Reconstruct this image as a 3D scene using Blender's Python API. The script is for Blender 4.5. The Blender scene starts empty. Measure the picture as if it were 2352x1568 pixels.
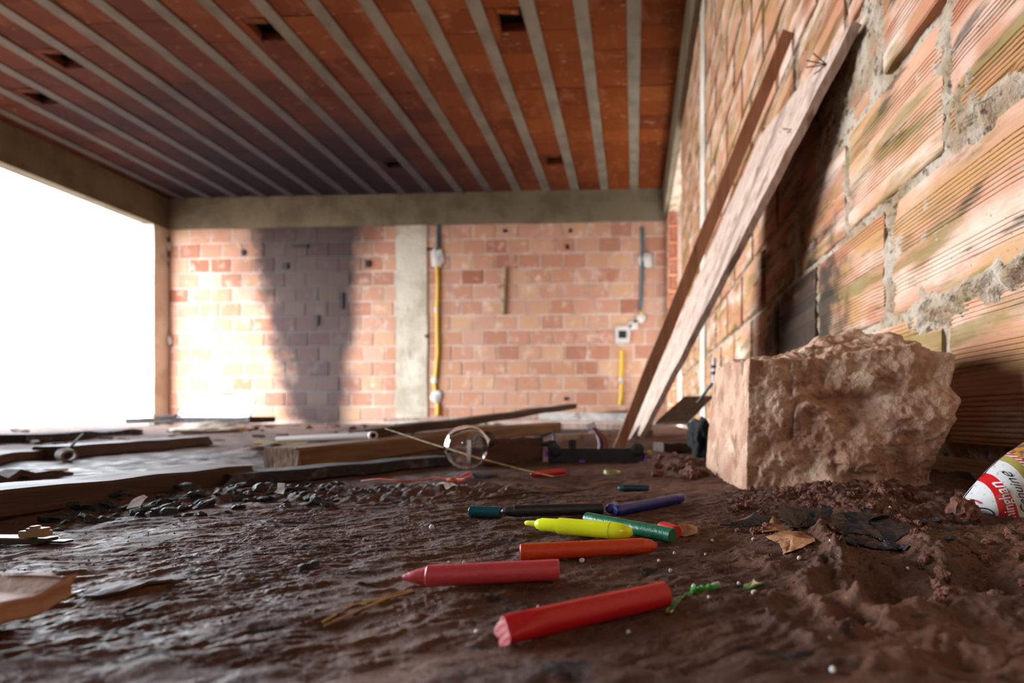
import bpy, bmesh, math, random
import numpy as np
from mathutils import Vector, Matrix

SC = bpy.context.scene
COL = SC.collection
random.seed(7)

# ------------------------------------------------------------------ camera
F = 1090.0                      # focal length in pixels of the 2352 px wide frame
PPX, PPY = 1408.0, 958.0        # principal point (level camera, shifted lens)
HC = 0.09                       # the camera stands 9 cm above the mud
YAW = math.atan2(48.0, F)
cam_d = bpy.data.cameras.new('camera')
cam_d.sensor_width = 36.0
cam_d.lens = F * 36.0 / 2352.0
cam_d.shift_x = (1176.0 - PPX) / 2352.0
cam_d.shift_y = (PPY - 784.0) / 2352.0
cam_d.clip_start = 0.01
cam_d.clip_end = 200
cam_d.dof.use_dof = True
cam_d.dof.focus_distance = 0.36
cam_d.dof.aperture_fstop = 5.6
cam = bpy.data.objects.new('camera', cam_d)
cam.location = (0, 0, HC)
cam.rotation_euler = (math.pi / 2, 0, YAW)
COL.objects.link(cam)
SC.camera = cam

# ------------------------------------------------------------------ daylight
world = bpy.data.worlds.new('overcast_sky')
SC.world = world
world.use_nodes = True
wbg = world.node_tree.nodes['Background']
wbg.inputs[0].default_value = (0.90, 0.97, 1.05, 1)
wbg.inputs[1].default_value = 1.0


def portal(name, loc, rot, sx, sy):
    """sampling guide for the daylight that enters an opening; it emits nothing itself"""
    l = bpy.data.lights.new(name, 'AREA')
    l.shape = 'RECTANGLE'
    l.size, l.size_y = sx, sy
    l.cycles.is_portal = True
    o = bpy.data.objects.new(name, l)
    o.location = loc
    o.rotation_euler = rot
    COL.objects.link(o)


portal('daylight_opening_guide', (-6.45, 2.95, 1.35), (0, -math.pi / 2, 0), 2.6, 6.1)

vs = SC.view_settings
vs.view_transform = 'Standard'
vs.look = 'None'
vs.gamma = 1.0
vs.use_curve_mapping = False
vs.exposure = 4.9

# ------------------------------------------------------------------ helpers
R_ = Vector((math.cos(YAW), math.sin(YAW), 0))
F_ = Vector((-math.sin(YAW), math.cos(YAW), 0))


def ray(px, py):
    return R_ * ((px - PPX) / F) + F_ + Vector((0, 0, (PPY - py) / F))


def at(px, py, Y):
    d = ray(px, py)
    return Vector((0, 0, HC)) + d * (Y / d.y)


def gnd(px, py, z=0.0):
    d = ray(px, py)
    return Vector((0, 0, HC)) + d * ((z - HC) / d.z)


def s(r, g, b):
    f = lambda c: (c / 255 / 12.92) if c <= 10 else ((c / 255 + 0.055) / 1.055) ** 2.4
    return (f(r), f(g), f(b), 1)


def _hash(ix, iy, iz, seed):
    n = (ix * 374761393 + iy * 668265263 + iz * 2147483647 + seed * 1274126177) & 0xFFFFFFFF
    n = ((n ^ (n >> 13)) * 1274126177) & 0xFFFFFFFF
    n = ((n ^ (n >> 15)) * 2246822519) & 0xFFFFFFFF
    return ((n ^ (n >> 16)) & 0xFFFFFF) / float(0xFFFFFF) * 2 - 1


def noise3(x, y, z, seed=0):
    x, y, z = [np.asarray(v, dtype=np.float64) for v in np.broadcast_arrays(x, y, z)]
    fx, fy, fz = np.floor(x), np.floor(y), np.floor(z)
    ix, iy, iz = [v.astype(np.int64) for v in (fx, fy, fz)]
    u, v, w = x - fx, y - fy, z - fz
    u, v, w = [t * t * (3 - 2 * t) for t in (u, v, w)]
    r = 0
    for a in (0, 1):
        for b in (0, 1):
            for c in (0, 1):
                r = r + _hash(ix + a, iy + b, iz + c, seed) * (u if a else 1 - u) * (v if b else 1 - v) * (w if c else 1 - w)
    return r


def noise2(x, y, seed=0):
    x, y = [np.asarray(v, dtype=np.float64) for v in np.broadcast_arrays(x, y)]
    fx, fy = np.floor(x), np.floor(y)
    ix, iy = fx.astype(np.int64), fy.astype(np.int64)
    u, v = x - fx, y - fy
    u, v = u * u * (3 - 2 * u), v * v * (3 - 2 * v)
    z = np.zeros_like(ix) + 11
    return ((_hash(ix, iy, z, seed) * (1 - u) + _hash(ix + 1, iy, z, seed) * u) * (1 - v) +
            (_hash(ix, iy + 1, z, seed) * (1 - u) + _hash(ix + 1, iy + 1, z, seed) * u) * v)


def sstep(v, a, b):
    t = np.clip((np.asarray(v, dtype=np.float64) - a) / (b - a), 0, 1)
    return t * t * (3 - 2 * t)


# ---- objects
def mesh_from(name, verts, faces, smooth=False):
    me = bpy.data.meshes.new(name)
    me.from_pydata([tuple(v) for v in verts], [], faces)
    if smooth:
        me.polygons.foreach_set('use_smooth', [True] * len(me.polygons))
    me.update()
    return me


def obj(name, me, m=None, parent=None, loc=None, rot=None, scale=None):
    o = bpy.data.objects.new(name, me)
    if m is not None and me is not None:
        if len(me.materials) == 0:
            me.materials.append(m)
    if parent is not None:
        o.parent = parent
    if loc is not None:
        o.location = loc
    if rot is not None:
        o.rotation_euler = rot
    if scale is not None:
        o.scale = scale
    COL.objects.link(o)
    return o


def tag(o, label=None, cat=None, group=None, kind=None):
    if label: o['label'] = label
    if cat: o['category'] = cat
    if group: o['group'] = group
    if kind: o['kind'] = kind
    return o


def thing(name, loc, label, cat, group=None):
    o = bpy.data.objects.new(name, None)
    o.empty_display_size = 0.02
    o.location = loc
    COL.objects.link(o)
    return tag(o, label, cat, group)


def part(name, me, m, parent):
    """me is given in world coordinates; the parent is an unrotated empty or object"""
    inv = Vector(parent.location)
    p = parent.parent
    while p is not None:
        inv += Vector(p.location)
        p = p.parent
    me.transform(Matrix.Translation(-inv))
    return obj(name, me, m, parent)


def single(name, me, m, label, cat, group=None):
    """one-mesh thing given in world coordinates: its origin goes to the middle of its base"""
    co = np.empty(len(me.vertices) * 3)
    me.vertices.foreach_get('co', co)
    co = co.reshape(-1, 3)
    c = (co.min(0) + co.max(0)) / 2
    c[2] = co[:, 2].min()
    me.transform(Matrix.Translation(-Vector(c)))
    return tag(obj(name, me, m, loc=c), label, cat, group)


class MB:
    def __init__(self):
        self.v, self.f = [], []

    def add(self, verts, faces):
        n = len(self.v)
        self.v += [tuple(p) for p in verts]
        self.f += [tuple(i + n for i in q) for q in faces]
        return self

    def box(self, lo, hi, M=None):
        x0, y0, z0 = lo; x1, y1, z1 = hi
        vs_ = [Vector(p) for p in ((x0, y0, z0), (x1, y0, z0), (x1, y1, z0), (x0, y1, z0), (x0, y0, z1), (x1, y0, z1), (x1, y1, z1), (x0, y1, z1))]
        if M is not None: vs_ = [M @ p for p in vs_]
        return self.add(vs_, [(0, 3, 2, 1), (4, 5, 6, 7), (0, 1, 5, 4), (1, 2, 6, 5), (2, 3, 7, 6), (3, 0, 4, 7)])

    def hexa(self, b4, t4):
        return self.add(list(b4) + list(t4), [(0, 3, 2, 1), (4, 5, 6, 7), (0, 1, 5, 4), (1, 2, 6, 5), (2, 3, 7, 6), (3, 0, 4, 7)])

    def tube(self, pts, r, n=10, closed_ends=True, flat=1.0):
        pts = [Vector(p) for p in pts]
        rs = r if isinstance(r, (list, tuple)) else [r] * len(pts)
        base = len(self.v)
        prev = None
        for i, p in enumerate(pts):
            t = (pts[min(i + 1, len(pts) - 1)] - pts[max(i - 1, 0)])
            if t.length < 1e-9: t = Vector((0, 0, 1))
            t.normalize()
            if prev is None:
                a = Vector((0, 0, 1)) if abs(t.z) < 0.9 else Vector((1, 0, 0))
            else:
                a = prev
            u = (a - t * a.dot(t)).normalized()
            prev = u
            w = t.cross(u)
            for k in range(n):
                an = 2 * math.pi * k / n
                self.v.append(tuple(p + (u * math.cos(an) * flat + w * math.sin(an)) * rs[i]))
        m = len(pts)
        for i in range(m - 1):
            for k in range(n):
                k2 = (k + 1) % n
                self.f.append((base + i * n + k, base + i * n + k2, base + (i + 1) * n + k2, base + (i + 1) * n + k))
        if closed_ends:
            self.f.append(tuple(base + k for k in reversed(range(n))))
            self.f.append(tuple(base + (m - 1) * n + k for k in range(n)))
        return self

    def lathe(self, prof, p0, axis, n=24, cap=True):
        """prof: list of (distance along axis, radius)"""
        axis = Vector(axis).normalized()
        a = Vector((0, 0, 1)) if abs(axis.z) < 0.9 else Vector((1, 0, 0))
        u = (a - axis * a.dot(axis)).normalized()
        w = axis.cross(u)
        base = len(self.v)
        for d, r in prof:
            for k in range(n):
                an = 2 * math.pi * k / n
                self.v.append(tuple(Vector(p0) + axis * d + (u * math.cos(an) + w * math.sin(an)) * max(r, 1e-5)))
        m = len(prof)
        for i in range(m - 1):
            for k in range(n):
                k2 = (k + 1) % n
                self.f.append((base + i * n + k, base + i * n + k2, base + (i + 1) * n + k2, base + (i + 1) * n + k))
        if cap:
            self.f.append(tuple(base + k for k in reversed(range(n))))
            self.f.append(tuple(base + (m - 1) * n + k for k in range(n)))
        return self

    def mesh(self, name, smooth=False, bevel=0, angle=40):
        me = mesh_from(name, self.v, self.f)
        bm = bmesh.new(); bm.from_mesh(me)
        bmesh.ops.recalc_face_normals(bm, faces=bm.faces)
        if bevel:
            ed = [e for e in bm.edges if len(e.link_faces) == 2 and e.calc_face_angle(0) > math.radians(angle)]
            bmesh.ops.bevel(bm, geom=ed, offset=bevel, segments=2, affect='EDGES', clamp_overlap=True)
        if smooth:
            for f in bm.faces: f.smooth = True
            for e in bm.edges:
                if len(e.link_faces) == 2 and e.calc_face_angle(0) > math.radians(angle): e.smooth = False
        bm.to_mesh(me); bm.free()
        return me


# ---- materials (all procedural, world-space metres unless stated)
class NT:
    def __init__(self, name):
        self.m = bpy.data.materials.new(name)
        self.m.use_nodes = True
        self.t = self.m.node_tree
        self.b = self.t.nodes['Principled BSDF']
        self.pos = None

    def n(self, typ, **kw):
        x = self.t.nodes.new(typ)
        for k, v in kw.items(): setattr(x, k, v)
        return x

    def link(self, a, b): self.t.links.new(a, b)

    def P(self):
        if self.pos is None:
            self.pos = self.n('ShaderNodeNewGeometry').outputs['Position']
        return self.pos

    def xyz(self):
        x = self.n('ShaderNodeSeparateXYZ'); self.link(self.P(), x.inputs[0])
        return x.outputs[0], x.outputs[1], x.outputs[2]

    def mt(self, op, a, b=None, clamp=False):
        x = self.n('ShaderNodeMath', operation=op); x.use_clamp = clamp
        for i, v in enumerate((a, b)):
            if v is None: continue
            if isinstance(v, (int, float)): x.inputs[i].default_value = v
            else: self.link(v, x.inputs[i])
        return x.outputs[0]

    def ss(self, v, a, b):
        x = self.n('ShaderNodeMapRange', interpolation_type='SMOOTHSTEP')
        if a > b:
            x.inputs[1].default_value, x.inputs[2].default_value = b, a
            x.inputs[3].default_value, x.inputs[4].default_value = 1, 0
        else:
            x.inputs[1].default_value, x.inputs[2].default_value = a, b
        self.link(v, x.inputs[0])
        return x.outputs[0]

    def noise(self, scale, detail=4, stretch=(1, 1, 1), rough=0.55, off=(0, 0, 0)):
        x = self.n('ShaderNodeTexNoise')
        x.inputs['Scale'].default_value = scale
        x.inputs['Detail'].default_value = detail
        x.inputs['Roughness'].default_value = rough
        v = self.n('ShaderNodeMapping')
        v.inputs['Scale'].default_value = stretch
        v.inputs['Location'].default_value = off
        self.link(self.P(), v.inputs[0]); self.link(v.outputs[0], x.inputs['Vector'])
        return x.outputs['Fac']

    def mix(self, f, a, b):
        x = self.n('ShaderNodeMix', data_type='RGBA')
        if isinstance(f, (int, float)): x.inputs[0].default_value = f
        else: self.link(f, x.inputs[0])
        for i, v in ((6, a), (7, b)):
            if isinstance(v, tuple): x.inputs[i].default_value = v
            else: self.link(v, x.inputs[i])
        return x.outputs[2]

    def rnd(self):
        return self.n('ShaderNodeObjectInfo').outputs['Random']

    def ramp(self, f, cols, const=False):
        x = self.n('ShaderNodeValToRGB')
        cr = x.color_ramp
        if const: cr.interpolation = 'CONSTANT'
        while len(cr.elements) < len(cols): cr.elements.new(0.5)
        for i, c in enumerate(cols):
            cr.elements[i].position = (i / len(cols)) if const else i / max(1, len(cols) - 1)
            cr.elements[i].color = c
        self.link(f, x.inputs[0])
        return x.outputs[0]

    def bump(self, h, dist, strength=1.0, prev=None):
        x = self.n('ShaderNodeBump')
        x.inputs['Strength'].default_value = strength
        x.inputs['Distance'].default_value = dist
        self.link(h, x.inputs['Height'])
        if prev is not None: self.link(prev, x.inputs['Normal'])
        return x.outputs[0]

    def out(self, col, rough=0.7, normal=None, spec=0.5, **kw):
        if isinstance(col, tuple): self.b.inputs['Base Color'].default_value = col
        else: self.link(col, self.b.inputs['Base Color'])
        if isinstance(rough, (int, float)): self.b.inputs['Roughness'].default_value = rough
        else: self.link(rough, self.b.inputs['Roughness'])
        if normal is not None: self.link(normal, self.b.inputs['Normal'])
        self.b.inputs['Specular IOR Level'].default_value = spec
        for k, v in kw.items(): self.b.inputs[k].default_value = v
        return self.m


def simple(name, col, rough=0.6, layers=(), bump=(), spec=0.5, var=None, **kw):
    t = NT(name)
    c = col
    if var:
        c = t.ramp(t.rnd(), [col] + list(var))
    for L in layers:
        c2, sc, lo, hi = L[:4]
        st = L[4] if len(L) > 4 else (1, 1, 1)
        c = t.mix(t.ss(t.noise(sc, 4, st, off=(sc * 0.13, 1.7, 0.4)), lo, hi), c, c2)
    nm = None
    for B in bump:
        st = B[2] if len(B) > 2 else (1, 1, 1)
        nm = t.bump(t.noise(B[0], 5, st), B[1], 1.0, nm)
    return t.out(c, rough, nm, spec, **kw)


# brick, mortar, concrete ------------------------------------------------
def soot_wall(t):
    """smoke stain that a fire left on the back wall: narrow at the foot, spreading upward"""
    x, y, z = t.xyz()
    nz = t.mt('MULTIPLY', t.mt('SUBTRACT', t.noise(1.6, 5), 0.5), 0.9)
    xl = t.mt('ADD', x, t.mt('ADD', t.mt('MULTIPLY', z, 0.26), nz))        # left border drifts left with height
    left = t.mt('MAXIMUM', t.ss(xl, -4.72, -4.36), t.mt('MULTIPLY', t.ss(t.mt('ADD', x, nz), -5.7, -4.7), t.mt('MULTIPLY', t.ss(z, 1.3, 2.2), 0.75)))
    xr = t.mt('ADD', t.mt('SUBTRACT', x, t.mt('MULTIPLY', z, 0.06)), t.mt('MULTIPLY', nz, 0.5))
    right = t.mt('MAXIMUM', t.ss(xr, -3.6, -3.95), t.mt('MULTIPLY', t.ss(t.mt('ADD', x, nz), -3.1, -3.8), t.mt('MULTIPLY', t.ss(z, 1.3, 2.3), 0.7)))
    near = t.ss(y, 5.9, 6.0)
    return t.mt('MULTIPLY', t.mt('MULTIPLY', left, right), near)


def brick_back():
    t = NT('clay_brick_back_wall')
    c = t.ramp(t.rnd(), [s(164, 108, 84), s(184, 140, 116), s(176, 126, 102), s(190, 150, 118), s(170, 116, 92), s(188, 148, 126), s(150, 94, 72)])
    c = t.mix(t.ss(t.noise(9, 5), 0.52, 0.78), c, s(206, 176, 158))
    c = t.mix(t.mt('MULTIPLY', t.ss(t.noise(30, 4), 0.6, 0.75), 0.5), c, s(120, 62, 42))
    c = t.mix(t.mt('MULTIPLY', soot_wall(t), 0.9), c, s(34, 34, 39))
    nm = t.bump(t.noise(60, 4, (0.15, 1, 1)), 0.004)
    return t.out(c, 0.9, nm, 0.15)


def mortar_back():
    t = NT('mortar_back_wall')
    c = t.mix(t.ss(t.noise(6, 5), 0.4, 0.7), s(196, 172, 158), s(168, 146, 132))
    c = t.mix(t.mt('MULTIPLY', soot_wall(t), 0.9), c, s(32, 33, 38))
    return t.out(c, 0.95, t.bump(t.noise(50, 5), 0.006), 0.2)


def brick_right():
    t = NT('clay_brick_right_wall')
    x, y, z = t.xyz()
    c = t.ramp(t.rnd(), [s(180, 126, 94), s(170, 112, 80), s(192, 144, 114), s(162, 102, 72), s(194, 152, 124)])
    # lime bloom, ochre staining, green algae and black mould, each with a shape of its own
    c = t.mix(t.mt('MULTIPLY', t.ss(t.noise(5, 5, (1, 1, 2.2), off=(3, 1, 0)), 0.43, 0.66), 0.7), c, s(216, 194, 176))
    c = t.mix(t.mt('MULTIPLY', t.ss(t.noise(4.5, 5, (1, 0.8, 3), off=(0, 4, 2)), 0.46, 0.62), 0.75), c, s(172, 128, 76))
    c = t.mix(t.mt('MULTIPLY', t.ss(t.noise(9, 6, (1, 0.6, 3.5), off=(5, 0, 7)), 0.49, 0.64), 0.72), c, s(110, 98, 42))
    c = t.mix(t.mt('MULTIPLY', t.ss(t.noise(14, 6, (1, 0.5, 2.5), off=(1, 9, 3)), 0.57, 0.69), 0.8), c, s(52, 46, 34))
    c = t.mix(t.mt('MULTIPLY', t.ss(t.noise(160, 3), 0.66, 0.74), 0.5), c, s(60, 40, 28))
    # black mould, its colour also deepening the shade behind the leaning board
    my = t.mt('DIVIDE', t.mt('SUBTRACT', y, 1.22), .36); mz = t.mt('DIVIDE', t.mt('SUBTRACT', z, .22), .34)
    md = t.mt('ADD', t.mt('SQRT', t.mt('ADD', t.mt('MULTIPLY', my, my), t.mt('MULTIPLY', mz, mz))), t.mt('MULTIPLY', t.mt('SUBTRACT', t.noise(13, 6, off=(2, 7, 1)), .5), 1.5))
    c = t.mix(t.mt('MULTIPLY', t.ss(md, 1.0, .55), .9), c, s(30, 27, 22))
    nm = t.bump(t.noise(260, 4, (1, 0.08, 1)), 0.0012)
    nm = t.bump(t.noise(420, 3), 0.0006, 1.0, nm)
    return t.out(c, 0.8, nm, 0.35)


def mortar_right():
    t = NT('mortar_right_wall')
    c = t.mix(t.ss(t.noise(12, 5), 0.4, 0.65), s(182, 166, 148), s(152, 128, 102))
    c = t.mix(t.mt('MULTIPLY', t.ss(t.noise(70, 6), 0.56, 0.66), 0.8), c, s(70, 56, 44))
    c = t.mix(t.mt('MULTIPLY', t.ss(t.noise(7, 5, off=(2, 2, 2)), 0.56, 0.7), 0.6), c, s(120, 112, 60))
    nm = t.bump(t.noise(240, 6), 0.004)
    return t.out(c, 0.95, nm, 0.2)


def concrete(name, a, b, dark):
    t = NT(name)
    c = t.mix(t.ss(t.noise(3, 6), 0.4, 0.65), a, b)
    c = t.mix(t.mt('MULTIPLY', t.ss(t.noise(14, 6, (1, 1, 0.4)), 0.58, 0.75), 0.6), c, dark)
    return t.out(c, 0.9, t.bump(t.noise(30, 6), 0.01), 0.3)


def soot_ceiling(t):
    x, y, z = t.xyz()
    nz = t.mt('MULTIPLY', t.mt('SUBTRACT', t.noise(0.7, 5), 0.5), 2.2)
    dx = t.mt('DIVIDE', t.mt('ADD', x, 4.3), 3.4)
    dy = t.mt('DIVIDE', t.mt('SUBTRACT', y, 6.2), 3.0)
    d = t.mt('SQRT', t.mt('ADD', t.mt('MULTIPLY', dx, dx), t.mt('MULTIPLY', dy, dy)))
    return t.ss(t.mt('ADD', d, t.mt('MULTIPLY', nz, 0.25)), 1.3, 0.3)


def tile_ceiling():
    t = NT('clay_ceiling_tile')
    c = t.ramp(t.rnd(), [s(98, 44, 11), s(110, 51, 13), s(86, 36, 8), s(102, 47, 11), s(114, 57, 18)])
    c = t.mix(t.mt('MULTIPLY', t.ss(t.noise(3.5, 5, (2, 1, 1)), 0.52, 0.7), 0.6), c, s(124, 72, 36))
    c = t.mix(t.mt('MULTIPLY', t.ss(t.noise(10, 5, (1, 4, 1), off=(3, 0, 0)), 0.62, 0.74), 0.6), c, s(160, 128, 100))
    c = t.mix(t.mt('MULTIPLY', soot_ceiling(t), 0.93), c, s(24, 26, 36))  # soot, with a bluish sky sheen mixed into its colour
    w = t.n('ShaderNodeTexWave', bands_direction='X')
    w.inputs['Scale'].default_value = 14
    w.inputs['Distortion'].default_value = 0.0
    t.link(t.P(), w.inputs['Vector'])
    nm = t.bump(w.outputs['Fac'], 0.006)
    return t.out(c, 0.85, nm, 0.12)


def joist_concrete():
    t = NT('ceiling_joist_concrete')
    c = t.mix(t.ss(t.noise(5, 5), 0.4, 0.7), s(110, 100, 84), s(92, 83, 69))
    c = t.mix(t.mt('MULTIPLY', soot_ceiling(t), 0.8), c, s(44, 47, 60))  # same soot, its blue tint again sky sheen put into the colour
    return t.out(c, 0.85, t.bump(t.noise(40, 5), 0.004), 0.2)


def mud():
    t = NT('red_mud_floor')
    x, y, z = t.xyz()
    c = t.mix(t.ss(t.noise(14, 6), 0.38, 0.66), s(86, 52, 35), s(110, 70, 49))
    c = t.mix(t.mt('MULTIPLY', t.ss(t.noise(38, 6, (0.6, 1.3, 1)), 0.55, 0.68), 0.7), c, s(60, 34, 23))
    c = t.mix(t.mt('MULTIPLY', t.ss(t.noise(6, 6, off=(2, 3, 0)), 0.52, 0.64), 0.5), c, s(126, 82, 59))
    c = t.mix(t.mt('MULTIPLY', t.ss(t.noise(52, 7, (0.5, 1.2, 1), off=(7, 1, 0)), 0.61, 0.66), 0.85), c, s(28, 24, 24))
    c = t.mix(t.mt('MULTIPLY', t.ss(t.noise(420, 3), 0.64, 0.70), 0.6), c, s(168, 112, 78))
    # ash and charcoal trodden in around the burnt timber on the left
    da = t.mt('ADD', t.mt('MULTIPLY', x, 0.55), t.mt('MULTIPLY', y, -0.0))
    ash = t.mt('MULTIPLY', t.ss(x, -0.02, -0.5), t.mt('MULTIPLY', t.ss(y, 0.33, 0.5), t.ss(y, 1.6, 0.8)))
    ash = t.mt('MULTIPLY', ash, t.ss(t.noise(22, 6, off=(4, 4, 0)), 0.4, 0.6))
    c = t.mix(t.mt('MULTIPLY', ash, 0.8), c, s(46, 42, 44))
    rough = t.mt('ADD', t.mt('MULTIPLY', t.noise(30, 5, off=(9, 2, 0)), 0.70), 0.22)
    rough = t.mt('MINIMUM', t.mt('ADD', rough, t.mt('MULTIPLY', t.ss(y, .7, 1.5), .3)), .95)
    nm = t.bump(t.noise(240, 7, (0.5, 1, 1), 0.65), 0.0055)
    nm = t.bump(t.noise(900, 4), 0.0009, 1.0, nm)
    return t.out(c, rough, nm, 0.40)


def wood(name, a, b, dark, axis=(0.06, 1, 1), rough=0.75, scale=90):
    t = NT(name)
    g = t.noise(scale, 5, axis, 0.6)
    c = t.mix(t.ss(g, 0.35, 0.65), a, b)
    c = t.mix(t.mt('MULTIPLY', t.ss(t.noise(scale * 0.4, 5, axis, off=(3, 3, 3)), 0.56, 0.7), 0.8), c, dark)
    return t.out(c, rough, t.bump(g, 0.002), 0.35)


M_BB, M_MB = brick_back(), mortar_back()
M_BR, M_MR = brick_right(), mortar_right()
M_BEAM = concrete('concrete_beam', s(112, 100, 78), s(94, 82, 62), s(68, 58, 44))
M_COLUMN = concrete('concrete_column', s(190, 180, 162), s(164, 152, 132), s(118, 104, 86))
M_PIER = concrete('pale_render', s(214, 206, 192), s(190, 178, 160), s(140, 128, 100))
M_TILE, M_JOIST = tile_ceiling(), joist_concrete()
M_MUD = mud()
M_SLAB = simple('dark_render', s(62, 52, 44), 0.9, [(s(46, 38, 33), 2, .4, .7)])
M_OUT = simple('outside_concrete', s(112, 104, 98), 0.9, [(s(96, 88, 82), 1.5, 0.4, 0.7)])

# ------------------------------------------------------------------ floor height
D = 6.17            # back wall
XW = 0.42           # right wall
XL = -6.35          # left side, open
ZC = 3.04           # ceiling
ZB = 2.63           # beam underside


def seg(x, y, a, b, w, h):
    ax, ay = a; bx, by = b
    dx, dy = bx - ax, by - ay
    t = np.clip(((x - ax) * dx + (y - ay) * dy) / (dx * dx + dy * dy), 0, 1)
    d = np.hypot(x - ax - t * dx, y - ay - t * dy)
    return h * np.exp(-(d / w) ** 2)


def pit(x, y, c, rx, ry, h, a=0.0):
    u = (x - c[0]) * math.cos(a) + (y - c[1]) * math.sin(a)
    v = -(x - c[0]) * math.sin(a) + (y - c[1]) * math.cos(a)
    return h * np.exp(-((u / rx) ** 2 + (v / ry) ** 2) ** 1.5)


def g2(px, py):
    p = gnd(px, py)
    return (p.x, p.y)


RIDGES = [  # trodden ridges of the footprint beside the crayons
    (g2(1880, 1215), g2(1925, 1290), .006, .008), (g2(1925, 1290), g2(1960, 1385), .005, .010), (g2(1960, 1385), g2(2040, 1430), .006, .006),
    (g2(1840, 1340), g2(1900, 1300), .006, .008), (g2(1850, 1370), g2(1935, 1435), .004, .007), (g2(1640, 1400), g2(1860, 1352), .006, .004),
    (g2(1760, 1430), g2(1870, 1480), .005, .006), (g2(1930, 1440), g2(2100, 1400), .006, .005), (g2(2120, 1260), g2(2200, 1330), .010, .010),
    (g2(1700, 1260), g2(1770, 1300), .008, .006), (g2(1590, 1290), g2(1700, 1310), .008, .003), (g2(2000, 1530), g2(2200, 1480), .006, .004)]
PITS = [(g2(2020, 1350), .022, .016, -.010, .5), (g2(1955, 1420), .014, .008, -.008, 0), (g2(2230, 1330), .020, .030, -.012, .4),
        (g2(1820, 1420), .012, .006, -.005, 0), (g2(2180, 1500), .012, .010, -.006, 0), (g2(1690, 1240), .016, .020, -.004, 0)]


def floor_h(x, y):
    x = np.asarray(x, dtype=np.float64); y = np.asarray(y, dtype=np.float64)
    near = 1 - sstep(np.hypot(x, y), 0.8, 2.2)
    right = sstep(x, 0.06, 0.20) * (1 - sstep(y, 1.0, 1.6))
    # gritty crust: sharp little ridges, torn edges and pock marks
    al, ac = x * 0.88 + y * 0.47, y * 0.88 - x * 0.47          # the crust is scored along one direction
    rdg = 1 - np.abs(noise2(al * 45, ac * 260, 50)) * 2
    grit = np.abs(noise2(al * 330, ac * 560, 51)) * (0.4 + 0.6 * sstep(noise2(x * 28, y * 34, 52), -0.3, 0.5))
    torn = sstep(noise2(al * 26, ac * 130, 53) + 0.35 * noise2(al * 160, ac * 330, 54), 0.08, 0.18)
    h = 0.0020 * noise2(x * 16, y * 16, 1) + 0.0016 * noise2(x * 45, y * 60, 2)
    h = h + near * (0.0005 * rdg + 0.0009 * grit + 0.0008 * torn - 0.0008)
    h = h + near * (0.0008 * noise2(al * 60, ac * 150, 3) + 0.0006 * noise2(al * 150, ac * 400, 4) * (0.6 + 0.6 * noise2(x * 20, y * 20, 6)))
    h = h + right * (0.0050 * noise2(x * 34, y * 34, 7) + 0.0032 * np.abs(noise2(x * 90, y * 90, 8)) + 0.0016 * np.abs(noise2(x * 220, y * 220, 9)))
    # soil heaped at the foot of the wall and round the rubble block
    h = h + 0.016 * sstep(x, 0.26, 0.42) * sstep(y, 0.50, 0.62) * (1 - sstep(y, 1.6, 2.4))
    heap = np.exp(-(((x - 0.245) / 0.13) ** 2 + ((y - 0.51) / 0.065) ** 2) ** 1.2)
    h = h + heap * (0.010 + 0.006 * np.abs(noise2(x * 70, y * 70, 12)) + 0.004 * np.abs(noise2(x * 170, y * 170, 13)))
    heap2 = np.exp(-(((x - 0.08) / 0.05) ** 2 + ((y - 0.86) / 0.12) ** 2))
    h = h + heap2 * (0.012 + 0.010 * np.abs(noise2(x * 50, y * 50, 14)))
    for a, b, w, hh in RIDGES:
        h = h + seg(x, y, a, b, w * 1.05, hh * 0.75) * (0.7 + 0.5 * np.abs(noise2(x * 130, y * 130, 15)) + 0.3 * noise2(x * 300, y * 300, 55))
    for c, rx, ry, hh, a in PITS:
        h = h + pit(x, y, c, rx, ry, hh, a)
    # ash and rubbish swept up along the burnt boards
    ash = np.exp(-(((y - 0.53 - 0.12 * (x + 0.3)) / 0.05) ** 2)) * sstep(x, -0.08, -0.18) * (1 - sstep(x, -0.55, -0.75) * 0)
    h = h + ash * (0.004 + 0.007 * np.abs(noise2(x * 60, y * 60, 16)) + 0.004 * np.abs(noise2(x * 150, y * 150, 17)))
    mound = np.exp(-(((x + 0.75) / 0.28) ** 2 + ((y - 1.12) / 0.14) ** 2))
    h = h + mound * (0.020 + 0.012 * noise2(x * 18, y * 18, 18) + 0.006 * np.abs(noise2(x * 60, y * 60, 19)))
    far = sstep(y, 1.2, 2.5)
    h = h + far * (0.010 * noise2(x * 3, y * 3, 20) + 0.006 * noise2(x * 9, y * 9, 21))
    # keep the ground quiet under the crayons
    return h


def fh(x, y):
    return float(floor_h(np.array([x]), np.array([y]))[0])


def patch(x0, x1, y0, y1, d, drop, V, Fc):
    nx = max(2, int(round((x1 - x0) / d)) + 1)
    ny = max(2, int(round((y1 - y0) / d)) + 1)
    X, Y = np.meshgrid(np.linspace(x0, x1, nx), np.linspace(y0, y1, ny))
    Z = floor_h(X, Y) - drop
    base = sum(len(v) for v in V)
    V.append(np.stack([X.ravel(), Y.ravel(), Z.ravel()], 1))
    i = np.arange(nx * ny).reshape(ny, nx)
    q = np.stack([i[:-1, :-1], i[:-1, 1:], i[1:, 1:], i[1:, :-1]], -1).reshape(-1, 4) + base
    Fc.append(q)
    # skirt along the border so that patches of different fineness close up
    ring = np.concatenate([i[0, :], i[1:, -1], i[-1, -2::-1], i[-2:0:-1, 0]])
    P = V[-1][ring].copy(); P[:, 2] -= 0.02
    V.append(P)
    m = len(ring); k = base + nx * ny + np.arange(m)
    r2 = np.roll(ring, -1) + base; k2 = np.roll(k, -1)
    Fc.append(np.stack([ring + base, k, k2, r2], -1))


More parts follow.
